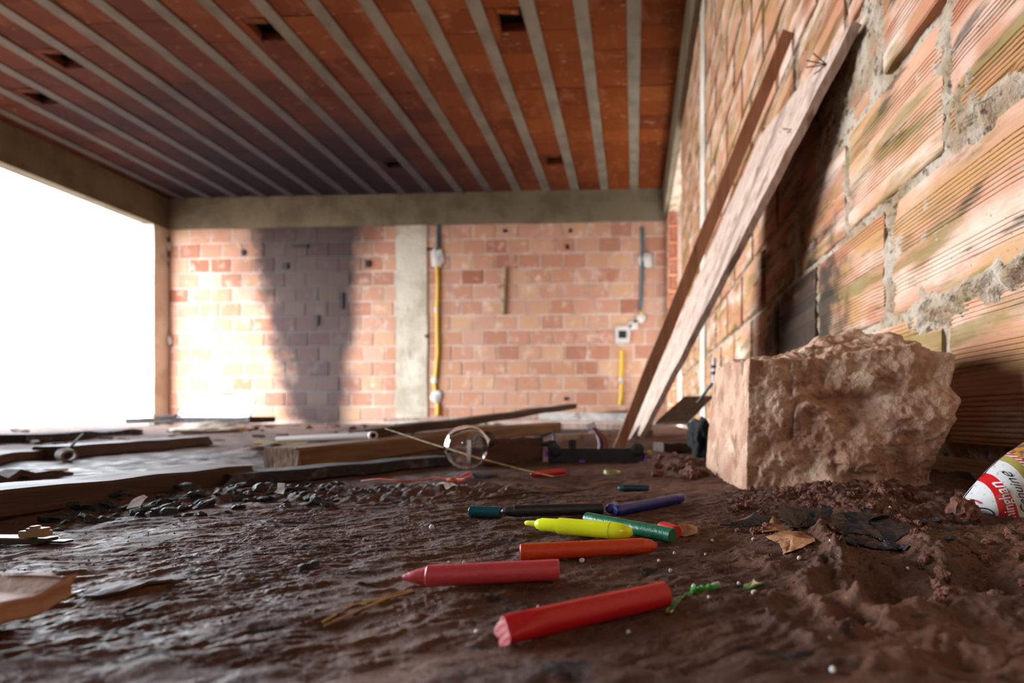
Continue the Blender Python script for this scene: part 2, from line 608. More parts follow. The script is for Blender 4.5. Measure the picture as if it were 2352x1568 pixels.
def build_floor():
    V, Q = [], []
    patch(-0.34, 0.45, 0.17, 0.55, 0.00105, 0, V, Q)            # round the crayons and the rubble block
    patch(-0.70, 0.45, 0.095, 0.17, 0.0024, 0, V, Q)
    patch(-0.70, -0.34, 0.17, 0.55, 0.0022, 0, V, Q)
    patch(-0.70, 0.45, 0.55, 0.95, 0.0024, 0, V, Q)
    patch(-2.4, -0.70, 0.095, 0.95, 0.008, 0.0006, V, Q)
    patch(-2.4, 0.45, 0.95, 2.6, 0.009, 0.0006, V, Q)
    patch(-6.4, 0.45, 2.6, 6.2, 0.035, 0.0006, V, Q)
    patch(-6.4, -2.4, 0.095, 2.6, 0.05, 0.0006, V, Q)
    patch(-6.4, 0.45, -2.6, 0.095, 0.05, 0.0006, V, Q)
    V = np.concatenate(V); Q = np.concatenate(Q)
    me = bpy.data.meshes.new('floor')
    me.vertices.add(len(V)); me.vertices.foreach_set('co', V.ravel())
    me.loops.add(len(Q) * 4); me.loops.foreach_set('vertex_index', Q.ravel().astype(np.int32))
    me.polygons.add(len(Q)); me.polygons.foreach_set('loop_start', np.arange(len(Q), dtype=np.int32) * 4)
    me.polygons.foreach_set('use_smooth', np.ones(len(Q), dtype=bool))
    me.update(calc_edges=True)
    tag(obj('floor', me, M_MUD), 'uneven reddish brown mud floor strewn with ash and rubbish', 'floor', kind='structure')


build_floor()
tag(obj('light_stop_slab', MB().box((XL - .05, -2.6, -0.2), (XW + 0.1, D + .1, -0.03)).mesh('light_stop_slab'), M_SLAB), 'unseen slab added under the mud to stop sky light leaking in', 'ground', kind='structure')  # hidden slab added to block sky light through the floor seams
tag(obj('outside_ground', MB().box((-60, -40, -0.30), (XL - 0.08, 60, -0.06)).mesh('outside_ground'), M_OUT),
    'bright pale ground outside the open side of the room', 'ground', kind='structure')

# ------------------------------------------------------------------ bricks
def brick_mesh(name, L=0.286, H=0.186, T=0.09, b=0.004):
    return MB().box((-L / 2, 0, -H / 2), (L / 2, T, H / 2)).mesh(name, bevel=b, smooth=False)


def ridged_brick(name, seed, L=0.286, H=0.183, T=0.09, chip=None):
    """hollow clay block with keyed grooves along its face: face looks towards -y"""
    rng = random.Random(seed)
    zs, ys = [], []
    n = 30
    for i in range(n + 1):
        z = -H / 2 + H * i / n
        k = i // 5
        grooved = (k * 7 + seed * 3) % 5 < 3
        zs.append(z); ys.append(0.003 if i in (0, n) else 0.0)
        if i < n:
            zs.append(z + H / n * 0.38); ys.append(0.0)
            zs.append(z + H / n * 0.55); ys.append(0.0019 if grooved else 0.0003)
            zs.append(z + H / n * 0.85); ys.append(0.0019 if grooved else 0.0003)
    m = 11
    mb = MB()
    v, f = [], []
    for j in range(m):
        x = -L / 2 + L * j / (m - 1)
        for z, y in zip(zs, ys):
            yy = y + float(noise2(x * 30 + seed * 9, z * 60, 5)) * 0.0009
            xx, zz = x, z
            if j in (0, m - 1):
                yy += 0.003
                xx += float(noise2(z * 50, seed * 3 + j, 8)) * 0.003
            if chip:
                cx, cz, r = chip
                d = math.hypot(x - cx, z - cz)
                if d < r: yy += (1 - d / r) * 0.055
            v.append((xx, yy, zz))
    nz = len(zs)
    for j in range(m - 1):
        for i in range(nz - 1):
            f.append((j * nz + i, (j + 1) * nz + i, (j + 1) * nz + i + 1, j * nz + i + 1))
    k = len(v)
    v += [(-L / 2, T, -H / 2), (L / 2, T, -H / 2), (L / 2, T, H / 2), (-L / 2, T, H / 2)]
    a, b_, c, d = 0, (m - 1) * nz, (m - 1) * nz + nz - 1, nz - 1
    f.append(tuple([k + 3, k] + list(range(a, d + 1))))
    f.append(tuple([k + 1, k + 2] + list(range(c, b_ - 1, -1))))
    f.append(tuple([k, k + 1] + [j * nz for j in range(m - 1, -1, -1)]))
    f.append(tuple([k + 2, k + 3] + [j * nz + nz - 1 for j in range(m)]))
    mb.add(v, f)
    return mb.mesh(name)


def back_wall():
    base = MB().box((XL, D + 0.002, -0.1), (XW + 0.3, D + 0.2, ZC + 0.2)).mesh('wall_back')
    w = tag(obj('wall_back', base, M_MB), 'far brick wall with a dark soot stain above the burnt rubbish', 'wall', kind='structure')
    me = brick_mesh('brick', T=0.05, H=0.181)
    col = (-3.15, -2.73)
    rng = random.Random(3)
    z0 = 0.035
    for k in range(13):
        x = XL + 0.03 - (0.15 if k % 2 else 0.0) + rng.uniform(-.02, .02)
        while x < XW:
            a, b = x + 0.010, x + 0.290
            x += 0.30
            pieces = []
            a2, b2 = max(a, XL + 0.02), min(b, XW - 0.015)
            if b2 - a2 < 0.05: continue
            if b2 <= col[0] - .01 or a2 >= col[1] + .01: pieces = [(a2, b2)]
            else:
                if a2 < col[0] - 0.05: pieces.append((a2, col[0] - .01))
                if b2 > col[1] + 0.05: pieces.append((col[1] + .01, b2))
            for p, q in pieces:
                hz = 0.2 if k < 12 else 0.2
                o = obj('brick', me, M_BB, w, ((p + q) / 2, D - rng.uniform(0.000, 0.006), z0 + 0.2 * k + 0.1 + rng.uniform(-.003, .003)),
                        (0, rng.uniform(-.006, .006), rng.uniform(-.008, .008)), ((q - p) / 0.286, 1, 1))
    # dark blocks set on the wall in place of open joints and holes
    mp = simple('hole_dark', s(28, 26, 26), 0.9)
    for px, py, ww, hh in ((785, 690, 9, 38), (728, 735, 9, 24), (560, 580, 10, 14), (1303, 567, 8, 10), (845, 605, 12, 16), (655, 610, 14, 14), (1160, 530, 10, 7), (1310, 530, 8, 8), (985, 572, 12, 6), (980, 772, 8, 9), (690, 565, 38, 7), (1300, 915, 8, 8)):
        p = at(px, py, D - 0.01)
        k = D / F
        obj('hole_block', MB().box((-ww * k / 2, -0.012, -hh * k / 2), (ww * k / 2, 0.03, hh * k / 2)).mesh('hole_block', bevel=0.004), mp, w, p)
    return w


back_wall()

# concrete beam and column of the back wall
def rough_box(name, lo, hi, seg_, amp, seed):
    """box with a gently uneven surface"""
    bm = bmesh.new()
    bmesh.ops.create_cube(bm, size=1)
    bmesh.ops.subdivide_edges(bm, edges=bm.edges[:], cuts=seg_, use_grid_fill=True)
    sz = [hi[i] - lo[i] for i in range(3)]
    for v in bm.verts:
        v.co = Vector([(v.co[i] + 0.5) * sz[i] + lo[i] for i in range(3)])
    P = np.array([v.co for v in bm.verts])
    for ax in range(3):
        nn = noise3(P[:, 0] * 4, P[:, 1] * 4, P[:, 2] * 4, seed + ax) * amp
        for v, d in zip(bm.verts, nn): v.co[ax] += d
    for f in bm.faces: f.smooth = False
    me = bpy.data.meshes.new(name)
    bm.to_mesh(me); bm.free()
    return me


tag(obj('trim_1', rough_box('trim_1', (XL, D - 0.03, ZB), (XW, D + 0.15, ZC + 0.05), 10, .004, 1), M_BEAM), 'long grey concrete beam above the far brick wall', 'beam', kind='structure')
tag(obj('trim_2', rough_box('trim_2', (-3.15, D - 0.018, -0.05), (-2.73, D + 0.1, ZB), 12, .008, 2), M_COLUMN), 'grey concrete column set in the far brick wall', 'column', kind='structure')
tag(obj('trim_3', rough_box('trim_3', (XW - 0.045, -2.6, ZB + 0.02), (XW + 0.15, D - 0.03, ZC + 0.05), 10, .004, 3), M_BEAM), 'concrete beam running along the top of the near brick wall', 'beam', kind='structure')
tag(obj('trim_4', rough_box('trim_4', (XL - 0.12, -2.6, ZB), (XL + 0.06, D - 0.03, ZC + 0.05), 10, .004, 4), M_BEAM), 'concrete beam over the bright open side', 'beam', kind='structure')
tag(obj('trim_5', rough_box('trim_5', (XL - 0.12, 5.96, -0.1), (XL + 0.05, D, ZB), 6, .004, 5), M_PIER), 'pale corner pier beside the bright open side', 'pier', kind='structure')
tag(obj('wall_left', MB().box((XL - 0.12, -2.6, -0.1), (XL, -0.1, ZB)).mesh('wall_left'), M_SLAB), 'wall beside the bright open side', 'wall', kind='structure')
WX0, WX1, WZ0, WZ1 = -0.75, -0.35, 1.45, 1.80        # small opening added behind the camera so the crayons catch a highlight
wf = MB()
for lo, hi in (((XL, -0.1), (WX0, ZC)), ((WX1, -0.1), (XW + 0.1, ZC)), ((WX0, -0.1), (WX1, WZ0)), ((WX0, WZ1), (WX1, ZC))):
    wf.box((lo[0], -2.75, lo[1]), (hi[0], -2.6, hi[1]))
tag(obj('wall_front', wf.mesh('wall_front'), M_SLAB), 'wall opposite the sooty brick wall', 'wall', kind='structure')
portal('highlight_opening_guide', ((WX0 + WX1) / 2, -2.78, (WZ0 + WZ1) / 2), (math.pi / 2, 0, 0), WX1 - WX0, WZ1 - WZ0)

DOOR0, DOOR1, DOORH = 4.25, 5.90, 2.62


def mortar_face(V, Q, y0, y1, z0, z1, d):
    ny = int((y1 - y0) / d) + 1; nz = int((z1 - z0) / d) + 1
    Yg, Zg = np.meshgrid(np.linspace(y0, y1, ny), np.linspace(z0, z1, nz))
    off = 0.0032 * noise2(Yg * 40, Zg * 40, 30) + 0.0022 * noise2(Yg * 110, Zg * 110, 31) + 0.0015 * np.abs(noise2(Yg * 260, Zg * 260, 32))
    X = XW + 0.0048 + off
    for (cy, cz, r1, r2, h) in ((0.585, 0.452, .05, .020, .016), (0.62, 0.50, .022, .045, .014), (0.60, 0.245, .14, .018, .013), (0.70, 0.225, .05, .02, .012), (0.655, 0.56, .012, .09, .006), (0.84, 0.75, .012, .09, .006), (0.50, 0.25, .08, .020, .012), (0.81, 0.34, .014, .10, .006), (0.96, 0.54, .012, .09, .006)):
        X -= h * np.exp(-(((Yg - cy) / r1) ** 2 + ((Zg - cz) / r2) ** 2)) * (0.8 + 0.5 * noise2(Yg * 90, Zg * 90, 33))
    base = sum(len(v) for v in V)
    V.append(np.stack([X.ravel(), Yg.ravel(), Zg.ravel()], 1))
    i = np.arange(ny * nz).reshape(nz, ny)
    Q.append(np.stack([i[:-1, :-1], i[1:, :-1], i[1:, 1:], i[:-1, 1:]], -1).reshape(-1, 4) + base)


def right_wall():
    V, Q = [], []
    mortar_face(V, Q, 0.25, 1.35, -0.05, 1.15, 0.003)
    V = np.concatenate(V); Q = np.concatenate(Q)
    mb = MB()
    mb.v = [tuple(p) for p in V]; mb.f = [tuple(int(a) for a in q) for q in Q]
    t = 0.13
    for lo, hi in (((0.010, -2.6, -0.1), (t, 0.25, ZB + .02)), ((0.010, 1.35, -0.1), (t, DOOR0, ZB + .02)), ((0.010, 0.25, 1.15), (t, 1.35, ZB + .02)),
                   ((0.03, 0.25, -0.1), (t, 1.35, 1.15)), ((0.010, DOOR0, DOORH), (t, DOOR1, ZB + .02)), ((0.010, DOOR1 + .012, -0.1), (t, D, ZB + .02))):
        mb.box((XW + lo[0], lo[1], lo[2]), (XW + hi[0], hi[1], hi[2]))
    me = mesh_from('wall_right', mb.v, mb.f)
    w = tag(obj('wall_right', me, M_MR), 'near wall of grooved clay bricks stained with moss and lime', 'wall', kind='structure')
    near = [ridged_brick('grooved_brick', i) for i in range(4)]
    chipped = ridged_brick('grooved_brick', 5, chip=(-0.055, -0.095, 0.035))
    plain = brick_mesh('brick', b=0.005)
    plain_half = plain
    rng = random.Random(11)
    for k in range(-1, 13):
        z = 0.045 + 0.2 * k + 0.1
        j0 = 0.81 if k % 2 else 0.66
        y = j0 - 0.3 * 12
        while y < D:
            a, b = y + 0.011, y + 0.289
            y += 0.30
            if b < -0.9 or (k < 0 and (a > 1.6 or b < 0.3)): continue
            if b < 0.3 and (k % 3): pass
            if z - 0.1 > DOORH - 0.02: spans = [(a, min(b, D - 0.02))]
            else:
                spans = []
                if a < DOOR0: spans.append((a, min(b, DOOR0)))
                if b > DOOR1 + .02: spans.append((max(a, DOOR1 + 0.02), min(b, D - 0.02)))
            # rendered pier
            out = []
            for p, q in spans:
                if q <= 2.82 or p >= 3.02: out.append((p, q))
                else:
                    if p < 2.80: out.append((p, 2.82))
                    if q > 3.04: out.append((3.02, q))
            for p, q in out:
                if q - p < 0.05: continue
                c = (p + q) / 2
                isnear = 0.2 < c < 1.5 and z < 1.3
                me_ = near[rng.randrange(4)] if isnear else plain
                xx = XW + rng.uniform(-0.003, 0.002)
                if k == 3 and abs(c - 0.69) < 0.05: xx = XW - 0.012      # stands proud of its neighbours
                if k == 3 and abs(c - 0.99) < 0.05: xx = XW + 0.006
                if k == 2 and abs(c - 0.51) < 0.05: me_ = chipped
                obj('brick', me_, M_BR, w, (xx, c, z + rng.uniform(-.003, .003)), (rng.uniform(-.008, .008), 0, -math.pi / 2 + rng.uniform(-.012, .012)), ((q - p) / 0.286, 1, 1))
    obj('pier', rough_box('pier', (XW - 0.004, 2.825, -0.05), (XW + 0.05, 3.015, ZB), 8, .003, 8), M_PIER, w)
    # cut end of the wall at the doorway: the open cells of the hollow bricks show
    mj = simple('clay_brick_cells', s(206, 130, 96), 0.85, [(s(226, 178, 150), 14, 0.5, 0.7)])
    for k in range(0, 13):
        z = 0.045 + 0.2 * k
        mb = MB()
        n_x, n_z = 2, 4
        W, H = 0.115, 0.186
        x0, zz0 = XW + 0.006, z + 0.007
        bar = 0.010
        for i in range(n_x + 1):
            xx = x0 + (W - bar) * i / n_x
            mb.box((xx, DOOR1 - 0.03, zz0), (xx + bar, DOOR1 + 0.03, zz0 + H))
        for j in range(n_z + 1):
            zz = zz0 + (H - bar) * j / n_z
            mb.box((x0, DOOR1 - 0.028, zz), (x0 + W, DOOR1 + 0.03, zz + bar))
        mb.box((x0 - .002, DOOR1 - 0.03, zz0 - 0.013), (x0 + W, DOOR1 + 0.03, zz0 - 0.001))
        obj('brick', mb.mesh('hollow_brick_end'), mj, w)
    return w


right_wall()

tag(obj('wall_light_block', MB().box((1.15, 1.0, -0.3), (1.35, 16.0, 4.2)).box((XW + .13, 1.0, ZC + .13), (1.35, 14.0, ZC + .25)).box((XW + .13, 1.0, -0.3), (1.15, 1.2, ZC + .13)).mesh('wall_light_block'), M_MR), 'walls and roof added outside the doorway to cut the daylight', 'wall', kind='structure')  # alley walls and roof added to keep daylight off the doorway

# ------------------------------------------------------------------ ceiling
def ceiling():
    me = MB().box((XL, -2.6, ZC + 0.13), (XW + 0.13, D + 0.2, ZC + 0.25)).box((XL + 0.05, -2.6, ZC + 0.01), (XW, 2.95, ZC + 0.13)).mesh('ceiling')
    c = tag(obj('ceiling', me, M_SLAB), 'ceiling of clay tiles held between pale concrete joists', 'ceiling', kind='structure')
    pitch, jw = 0.380, 0.105
    x = 0.0
    tile = MB().box((-0.5, -0.5, 0), (0.5, 0.5, 0.07)).mesh('ceiling_tile', bevel=0.006)
    rng = random.Random(5)
    holes = []
    for px, py in ((1178, 72), (612, 92), (1267, 365), (897, 376), (95, 120), (130, 235)):
        p = gnd(px, py, ZC)
        holes.append((p.x, p.y))
    xs = []
    i = 0
    while -i * pitch > XL + 0.05:
        xs.append(-i * pitch); i += 1
    for xj in xs:
        obj('joist', rough_box('joist', (xj - jw / 2, 2.95, ZC - 0.006 + rng.uniform(-.003, .003)), (xj + jw / 2, D - 0.02, ZC + 0.12), 4, .003, int(-xj * 100)), M_JOIST, c)
    cols = [(jw / 2, XW - 0.045)] + [(a - pitch + jw / 2, a - jw / 2) for a in xs]
    L = 0.213
    for a, b in cols:
        y = 2.96 + rng.uniform(0, 0.0)
        if a < XL: a = XL + 0.05
        if b - a < 0.05: continue
        while y < D - 0.06:
            y1 = min(y + L, D - 0.03)
            hit = [h for h in holes if a < h[0] < b and y < h[1] < y1]
            z = ZC + rng.uniform(0.0, 0.006)
            cx, ln = (y + y1) / 2, (y1 - y) - 0.002
            if hit:
                if ln > 0.1:
                    # broken tile: a ragged stump and an open cell behind it
                    obj('ceiling_tile', tile, M_TILE, c, ((a + b) / 2 - (b - a) * 0.36, cx, z), None, ((b - a) * 0.26, ln, 1))
                    obj('ceiling_tile', tile, M_TILE, c, ((a + b) / 2 + (b - a) * 0.10, cx - ln * 0.36, z), (0, 0, .1), ((b - a) * 0.6, ln * 0.22, 1))
            else:
                obj('ceiling_tile', tile, M_TILE, c, ((a + b) / 2, cx, z), (rng.uniform(-.01, .01), rng.uniform(-.006, .006), 0), ((b - a) - 0.004, ln, 1))
            y += L


ceiling()

# ------------------------------------------------------------------ materials of the things
M_RUBBLE = None


def rubble_mat():
    t = NT('mud_caked_concrete')
    c = t.mix(t.ss(t.noise(22, 6), 0.4, 0.64), s(190, 152, 126), s(160, 116, 90))
    c = t.mix(t.mt('MULTIPLY', t.ss(t.noise(30, 6, off=(3, 1, 5)), 0.54, 0.68), 0.8), c, s(206, 180, 152))
    c = t.mix(t.mt('MULTIPLY', t.ss(t.noise(26, 6, off=(8, 2, 1)), 0.54, 0.7), 0.75), c, s(112, 66, 44))
    c = t.mix(t.mt('MULTIPLY', t.ss(t.noise(120, 5), 0.64, 0.72), 0.7), c, s(84, 52, 36))
    nm = t.bump(t.noise(260, 6), 0.003)
    nm = t.bump(t.noise(900, 3), 0.0006, 1.0, nm)
    return t.out(c, 0.72, nm, 0.4)


M_RUBBLE = rubble_mat()
M_WPALE = wood('pale_weathered_wood', s(196, 172, 156), s(168, 140, 122), s(112, 84, 70), (1, 0.7, 0.10), 0.8, 70)
M_WBROWN = wood('brown_wood', s(74, 51, 38), s(61, 41, 31), s(42, 28, 21), (0.3, 0.12, 1), 0.7, 80)
M_WSLAT = wood('slat_wood', s(172, 120, 88), s(152, 102, 72), s(110, 70, 48), (1, 1, 0.08), 0.7, 60)
M_WGOLD = wood('golden_timber', s(120, 86, 52), s(98, 68, 40), s(58, 38, 26), (0.4, 0.10, 1), 0.65, 70)
M_WWHITE = wood('whitewashed_board', s(206, 200, 192), s(180, 170, 160), s(128, 112, 100), (0.1, 1, 1), 0.7, 60)
M_WCHAR = simple('charred_wood', s(40, 36, 36), 0.85, [(s(84, 76, 74), 40, 0.52, 0.66), (s(70, 48, 36), 18, 0.55, 0.7)], [(160, 0.004)])
M_WCHAR2 = wood('dark_wood', s(84, 56, 42), s(66, 42, 32), s(44, 30, 24), (0.3, 0.12, 1), 0.75, 80)
M_ENDGRAIN = wood('end_grain', s(150, 118, 88), s(116, 86, 64), s(66, 48, 38), (1, 1, 0.3), 0.8, 160)
M_CHAR = simple('charcoal', s(30, 29, 31), 0.6, [(s(62, 60, 62), 60, 0.55, 0.7)], [(300, 0.003)])
M_BLACKPL = simple('burnt_black_plastic', s(20, 21, 25), 0.26, [(s(44, 46, 54), 30, 0.5, 0.7)], [(160, 0.0025)], 0.7)
M_LEAF = simple('dry_brown_leaf', s(168, 120, 84), 0.6, [(s(132, 88, 56), 90, 0.45, 0.65, (1, 0.3, 1)), (s(88, 56, 40), 140, 0.6, 0.7)], [(300, 0.0008)])
M_WHITE = simple('white_paper', s(214, 212, 218), 0.8, [(s(180, 172, 170), 60, 0.5, 0.7)])
M_BEAD = simple('white_foam', s(206, 202, 196), 0.7, [(s(150, 132, 116), 500, 0.52, 0.66)], [(900, 0.0006)])
M_CLOD = simple('red_soil_clod', s(104, 58, 39), 0.75, [(s(72, 39, 27), 120, 0.45, 0.65), (s(138, 86, 60), 200, 0.58, 0.7)], [(420, 0.002)])
M_STRAW = simple('dry_straw', s(176, 148, 96), 0.6, [(s(134, 108, 62), 90, 0.45, 0.65)])


def wax(name, col, dark, spec=0.5, rough=0.42):
    return simple(name, col, rough, [(dark, 140, 0.64, 0.72)], [(90, 0.0008), (500, 0.0003)], spec)


# ------------------------------------------------------------------ the big rubble block
def rubble_block():
    n = 124
    # eight corners (bottom then top): near-left, near-right, far-right, far-left
    B = [at(1712, 1128, .56), at(2168, 1150, .510), Vector((.355, .74, -.004)), at(1618, 1065, .79)]
    T = [at(1722, 815, .565), at(2200, 800, .525), Vector((.368, .74, .176)), at(1642, 842, .80)]
    B = [Vector((b.x, b.y, -0.006)) for b in B]
    mb = MB()
    faces = {'front': (0, 1), 'right': (1, 2), 'back': (2, 3), 'left': (3, 0)}
    bm = bmesh.new()
    bmesh.ops.create_cube(bm, size=2)
    bmesh.ops.subdivide_edges(bm, edges=bm.edges[:], cuts=n, use_grid_fill=True)
    P = np.array([v.co for v in bm.verts])
    u, v, w = (P[:, 0] + 1) / 2, (P[:, 1] + 1) / 2, (P[:, 2] + 1) / 2      # right, away, up
    Bn = np.array(B); Tn = np.array(T)
    bl = lambda C: (C[0][None] * ((1 - u) * (1 - v))[:, None] + C[1][None] * (u * (1 - v))[:, None] + C[2][None] * (u * v)[:, None] + C[3][None] * ((1 - u) * v)[:, None])
    Q = bl(Bn) * (1 - w)[:, None] + bl(Tn) * w[:, None]
    # rounded crown
    Q[:, 2] += w ** 3 * (0.030 * np.exp(-(((u - 0.62) / 0.33) ** 2 + ((v - 0.45) / 0.4) ** 2)) - 0.004)
    # undercut at the near right foot
    und = sstep(u, 0.55, 1.0) * (1 - sstep(w, 0.05, 0.62)) * (1 - sstep(v, 0.3, 0.8))
    Q[:, 1] += 0.012 * und
    # round off the corners
    cen = Q.mean(0)
    r = np.abs(P).copy(); r.sort(1)
    corner = np.clip((r[:, 0] + r[:, 1] + r[:, 2] - 2.2) / 0.8, 0, 1)
    leftf = sstep(u, 0.10, 0.02)
    # noise: rough broken faces, smooth cast face on the left
    amp = 1 - 0.90 * (1 - sstep(u, 0.0, 0.06)) * 1.0
    d = Q - cen
    d /= np.linalg.norm(d, axis=1)[:, None]
    x, y, z = Q.T
    big = noise3(x * 20, y * 20, z * 20, 40) * 0.011 + noise3(x * 46, y * 46, z * 46, 41) * 0.009
    mid = -np.abs(noise3(x * 85, y * 85, z * 85, 42)) * 0.0052
    fine = noise3(x * 210, y * 210, z * 210, 43) * 0.0017 + noise3(x * 420, y * 420, z * 420, 44) * 0.0010
    disp = amp * (big + mid + fine) + (1 - amp) * (noise3(x * 30, y * 30, z * 30, 45) * 0.002 + fine * 0.3)
    disp -= corner * 0.010 * amp
    # ledge across the broken front: crack below the crown
    led = np.exp(-((w - 0.70 - 0.08 * (u - 0.5)) / 0.028) ** 2) * sstep(u, 0.22, 0.3) * (1 - sstep(u, 0.72, 0.85)) * (1 - sstep(v, 0.05, 0.3))
    disp -= 0.009 * led
    crk = np.exp(-((u - 0.25 + 0.12 * (0.68 - w)) / 0.012) ** 2) * sstep(w, 0.38, 0.45) * (1 - sstep(w, 0.66, 0.7)) * (1 - sstep(v, 0.05, 0.3))
    disp -= 0.005 * crk
    Q += d * disp[:, None]
    for vv, q in zip(bm.verts, Q): vv.co = q
    for f in bm.faces: f.smooth = True
    me = bpy.data.meshes.new('rubble_block')
    bm.to_mesh(me); bm.free()
    single('rubble_block', me, M_RUBBLE, 'big mud-caked chunk of broken concrete lying against the grooved brick wall', 'rubble')


rubble_block()

# ------------------------------------------------------------------ planks
def plank_mesh(name, A0, A1, wv, tv, n=14, wob=0.0015, seed=0, ragged=(0, 0), nw=3):
    """A0-A1 is one long bottom edge; wv the width vector, tv the thickness vector"""
    A0, A1, wv, tv = [Vector(p) for p in (A0, A1, wv, tv)]
    rng = random.Random(seed)
    b = min(wv.length, tv.length) * 0.12
    wd, td = wv.normalized(), tv.normalized()
    loop = []
    W, T = wv.length, tv.length
    for i in range(nw + 1): loop.append((b + (W - 2 * b) * i / nw, 0))
    loop += [(W, b), (W, T - b)]
    for i in range(nw, -1, -1): loop.append((b + (W - 2 * b) * i / nw, T))
    loop += [(0, T - b), (0, b)]
    k = len(loop)
    mb = MB()
    ax = (A1 - A0)
    rag0 = [rng.uniform(0, ragged[0]) for _ in loop]
    rag1 = [rng.uniform(0, ragged[1]) for _ in loop]
    for j in range(n + 1):
        t = j / n
        for i, (a, c) in enumerate(loop):
            o = 0.0
            if j == 0: o = rag0[i]
            if j == n: o = -rag1[i]
            p = A0 + ax * t + ax.normalized() * o + wd * a + td * c
            p += wd * float(noise2(t * 9 + seed, (1 if a > W / 2 else 0) * 5.5, seed + 1)) * wob + td * float(noise2(t * 7 + seed, 3.3, seed + 2)) * wob
            mb.v.append(tuple(p))
    for j in range(n):
        for i in range(k):
            i2 = (i + 1) % k
            mb.f.append((j * k + i, j * k + i2, (j + 1) * k + i2, (j + 1) * k + i))
    mb.f.append(tuple(reversed(range(k))))
    mb.f.append(tuple(n * k + i for i in range(k)))
    return mb.mesh(name)


def away(A0, A1, w):
    """horizontal vector of length w, square to A0-A1, pointing away from the camera"""
    d = Vector(A1) - Vector(A0); d.z = 0
    p = Vector((-d.y, d.x, 0)).normalized()
    m = (Vector(A0) + Vector(A1)) / 2
    if p.dot(m) < 0: p = -p
    return p * w


UP = Vector((0, 0, 1))


def plank(name, A0, A1, w, t, m, label, cat='plank', group=None, ends=None, **kw):
    A0, A1 = Vector(A0), Vector(A1)
    me = plank_mesh(name, A0, A1, away(A0, A1, w), UP * t, **kw)
    return single(name, me, m, label, cat, group)


# wide board leaning on the brick wall -----------------------------------
def leaning_board():
    R0, R1 = at(1958, 50, .89), at(1470, 1000, 1.60)          # near long edge, top and foot
    L0, L1 = at(1745, 312, 1.50), at(1437, 1012, 1.96)        # far long edge, from the broken shoulder down
    n = 70
    nrm = (R1 - R0).cross(L0 - R0).normalized()
    if nrm.x < 0: nrm = -nrm
    th = 0.018
    rows = []
    m = 44
    V = []
    for side in (0, 1):
        for j in range(n + 1):
            t = j / n
            r = R0.lerp(R1, t)
            # the far edge starts at the tip and runs down the broken shoulder first
            if t < 0.24:
                l = R0.lerp(L0, (t / 0.24) ** 1.0) if t > 0 else R0 + (L0 - R0) * 0.05
                l = R0.lerp(L0, 0.06 + 0.94 * t / 0.24)
            else:
                l = L0.lerp(L1, (t - 0.24) / 0.76)
            rr = r + (l - r).normalized() * (0.004 * float(noise2(t * 45, 1.5, 60)) + 0.003 * float(noise2(t * 140, 2.5, 61)))
            for i in range(m + 1):
                u = i / m
                p = rr.lerp(l, u)
                ax = (R1 - R0).normalized()
                groove = 0.014 * math.exp(-((u - 0.46 - .02 * math.sin(t * 9)) / 0.022) ** 2)                  # long crack
                if t > 0.9:   # splintered foot in two prongs
                    p = p + ax * (-(0.10 * math.exp(-((u - 0.45) / 0.16) ** 2) + 0.03 * float(noise2(u * 14, 4.4, 62))) * (t - 0.9) / 0.1)
                off = nrm * (th * side + (groove if side == 0 else 0) + 0.0015 * float(noise2(u * 8, t * 20, 63)))
                V.append(tuple(p + off))
    K = (m + 1) * (n + 1)
    idx = lambda sd, j, i: sd * K + j * (m + 1) + i
    Fc = []
    for j in range(n):
        for i in range(m):
            Fc.append((idx(0, j, i), idx(0, j, i + 1), idx(0, j + 1, i + 1), idx(0, j + 1, i)))
            Fc.append((idx(1, j, i), idx(1, j + 1, i), idx(1, j + 1, i + 1), idx(1, j, i + 1)))
        Fc.append((idx(0, j, 0), idx(0, j + 1, 0), idx(1, j + 1, 0), idx(1, j, 0)))
        Fc.append((idx(0, j, m), idx(1, j, m), idx(1, j + 1, m), idx(0, j + 1, m)))
    for i in range(m):
        Fc.append((idx(0, 0, i), idx(1, 0, i), idx(1, 0, i + 1), idx(0, 0, i + 1)))
        Fc.append((idx(0, n, i), idx(0, n, i + 1), idx(1, n, i + 1), idx(1, n, i)))
    base = Vector((R1.x, R1.y, 0))
    th_ = thing('leaning_board', base, 'wide pale weathered board with a splintered edge leaning on the grooved brick wall', 'board')
    mb = MB(); mb.v, mb.f = V, Fc
    part('board', mb.mesh('board', smooth=True, angle=30), M_WPALE, th_)
    mn = simple('rusty_nail', s(70, 52, 44), 0.5, Metallic=0.6)
    for px, py, Y, dirs in ((1903, 150, .965, ((-14, -18), (-30, -2), (-30, 14), (-12, 30))), (1838, 302, 1.06, ((-20, 2), (-12, 10)))):
        for dx, dy in dirs:
            p0 = at(px, py, Y) - nrm * 0.004
            p1 = at(px + dx, py + dy, Y) - nrm * 0.02
            part('nail', MB().tube([p0, p1], 0.0011, 6).mesh('nail'), mn, th_)


leaning_board()

# narrow slat leaning beside it
def leaning_slat():
    b0, b1 = at(1406, 1030, 1.36), at(1440, 1028, 1.36)
    t0, t1 = at(1797, 66, 1.26), at(1819, 62, 1.26)
    d = (t0 - b0).normalized()
    wv = (b1 - b0)
    wv = wv - d * wv.dot(d)
    tv = d.cross(wv).normalized() * 0.014
    if tv.y < 0: tv = -tv
    me = plank_mesh('leaning_lath', b0 - d * 0.03, t0, wv.normalized() * 0.034, tv, n=20, wob=0.002, seed=4)
    single('leaning_lath', me, M_WSLAT, 'long narrow brown slat leaning on the wall in front of the pale board', 'lath')


leaning_slat()

G = 'boards lying on the mud'
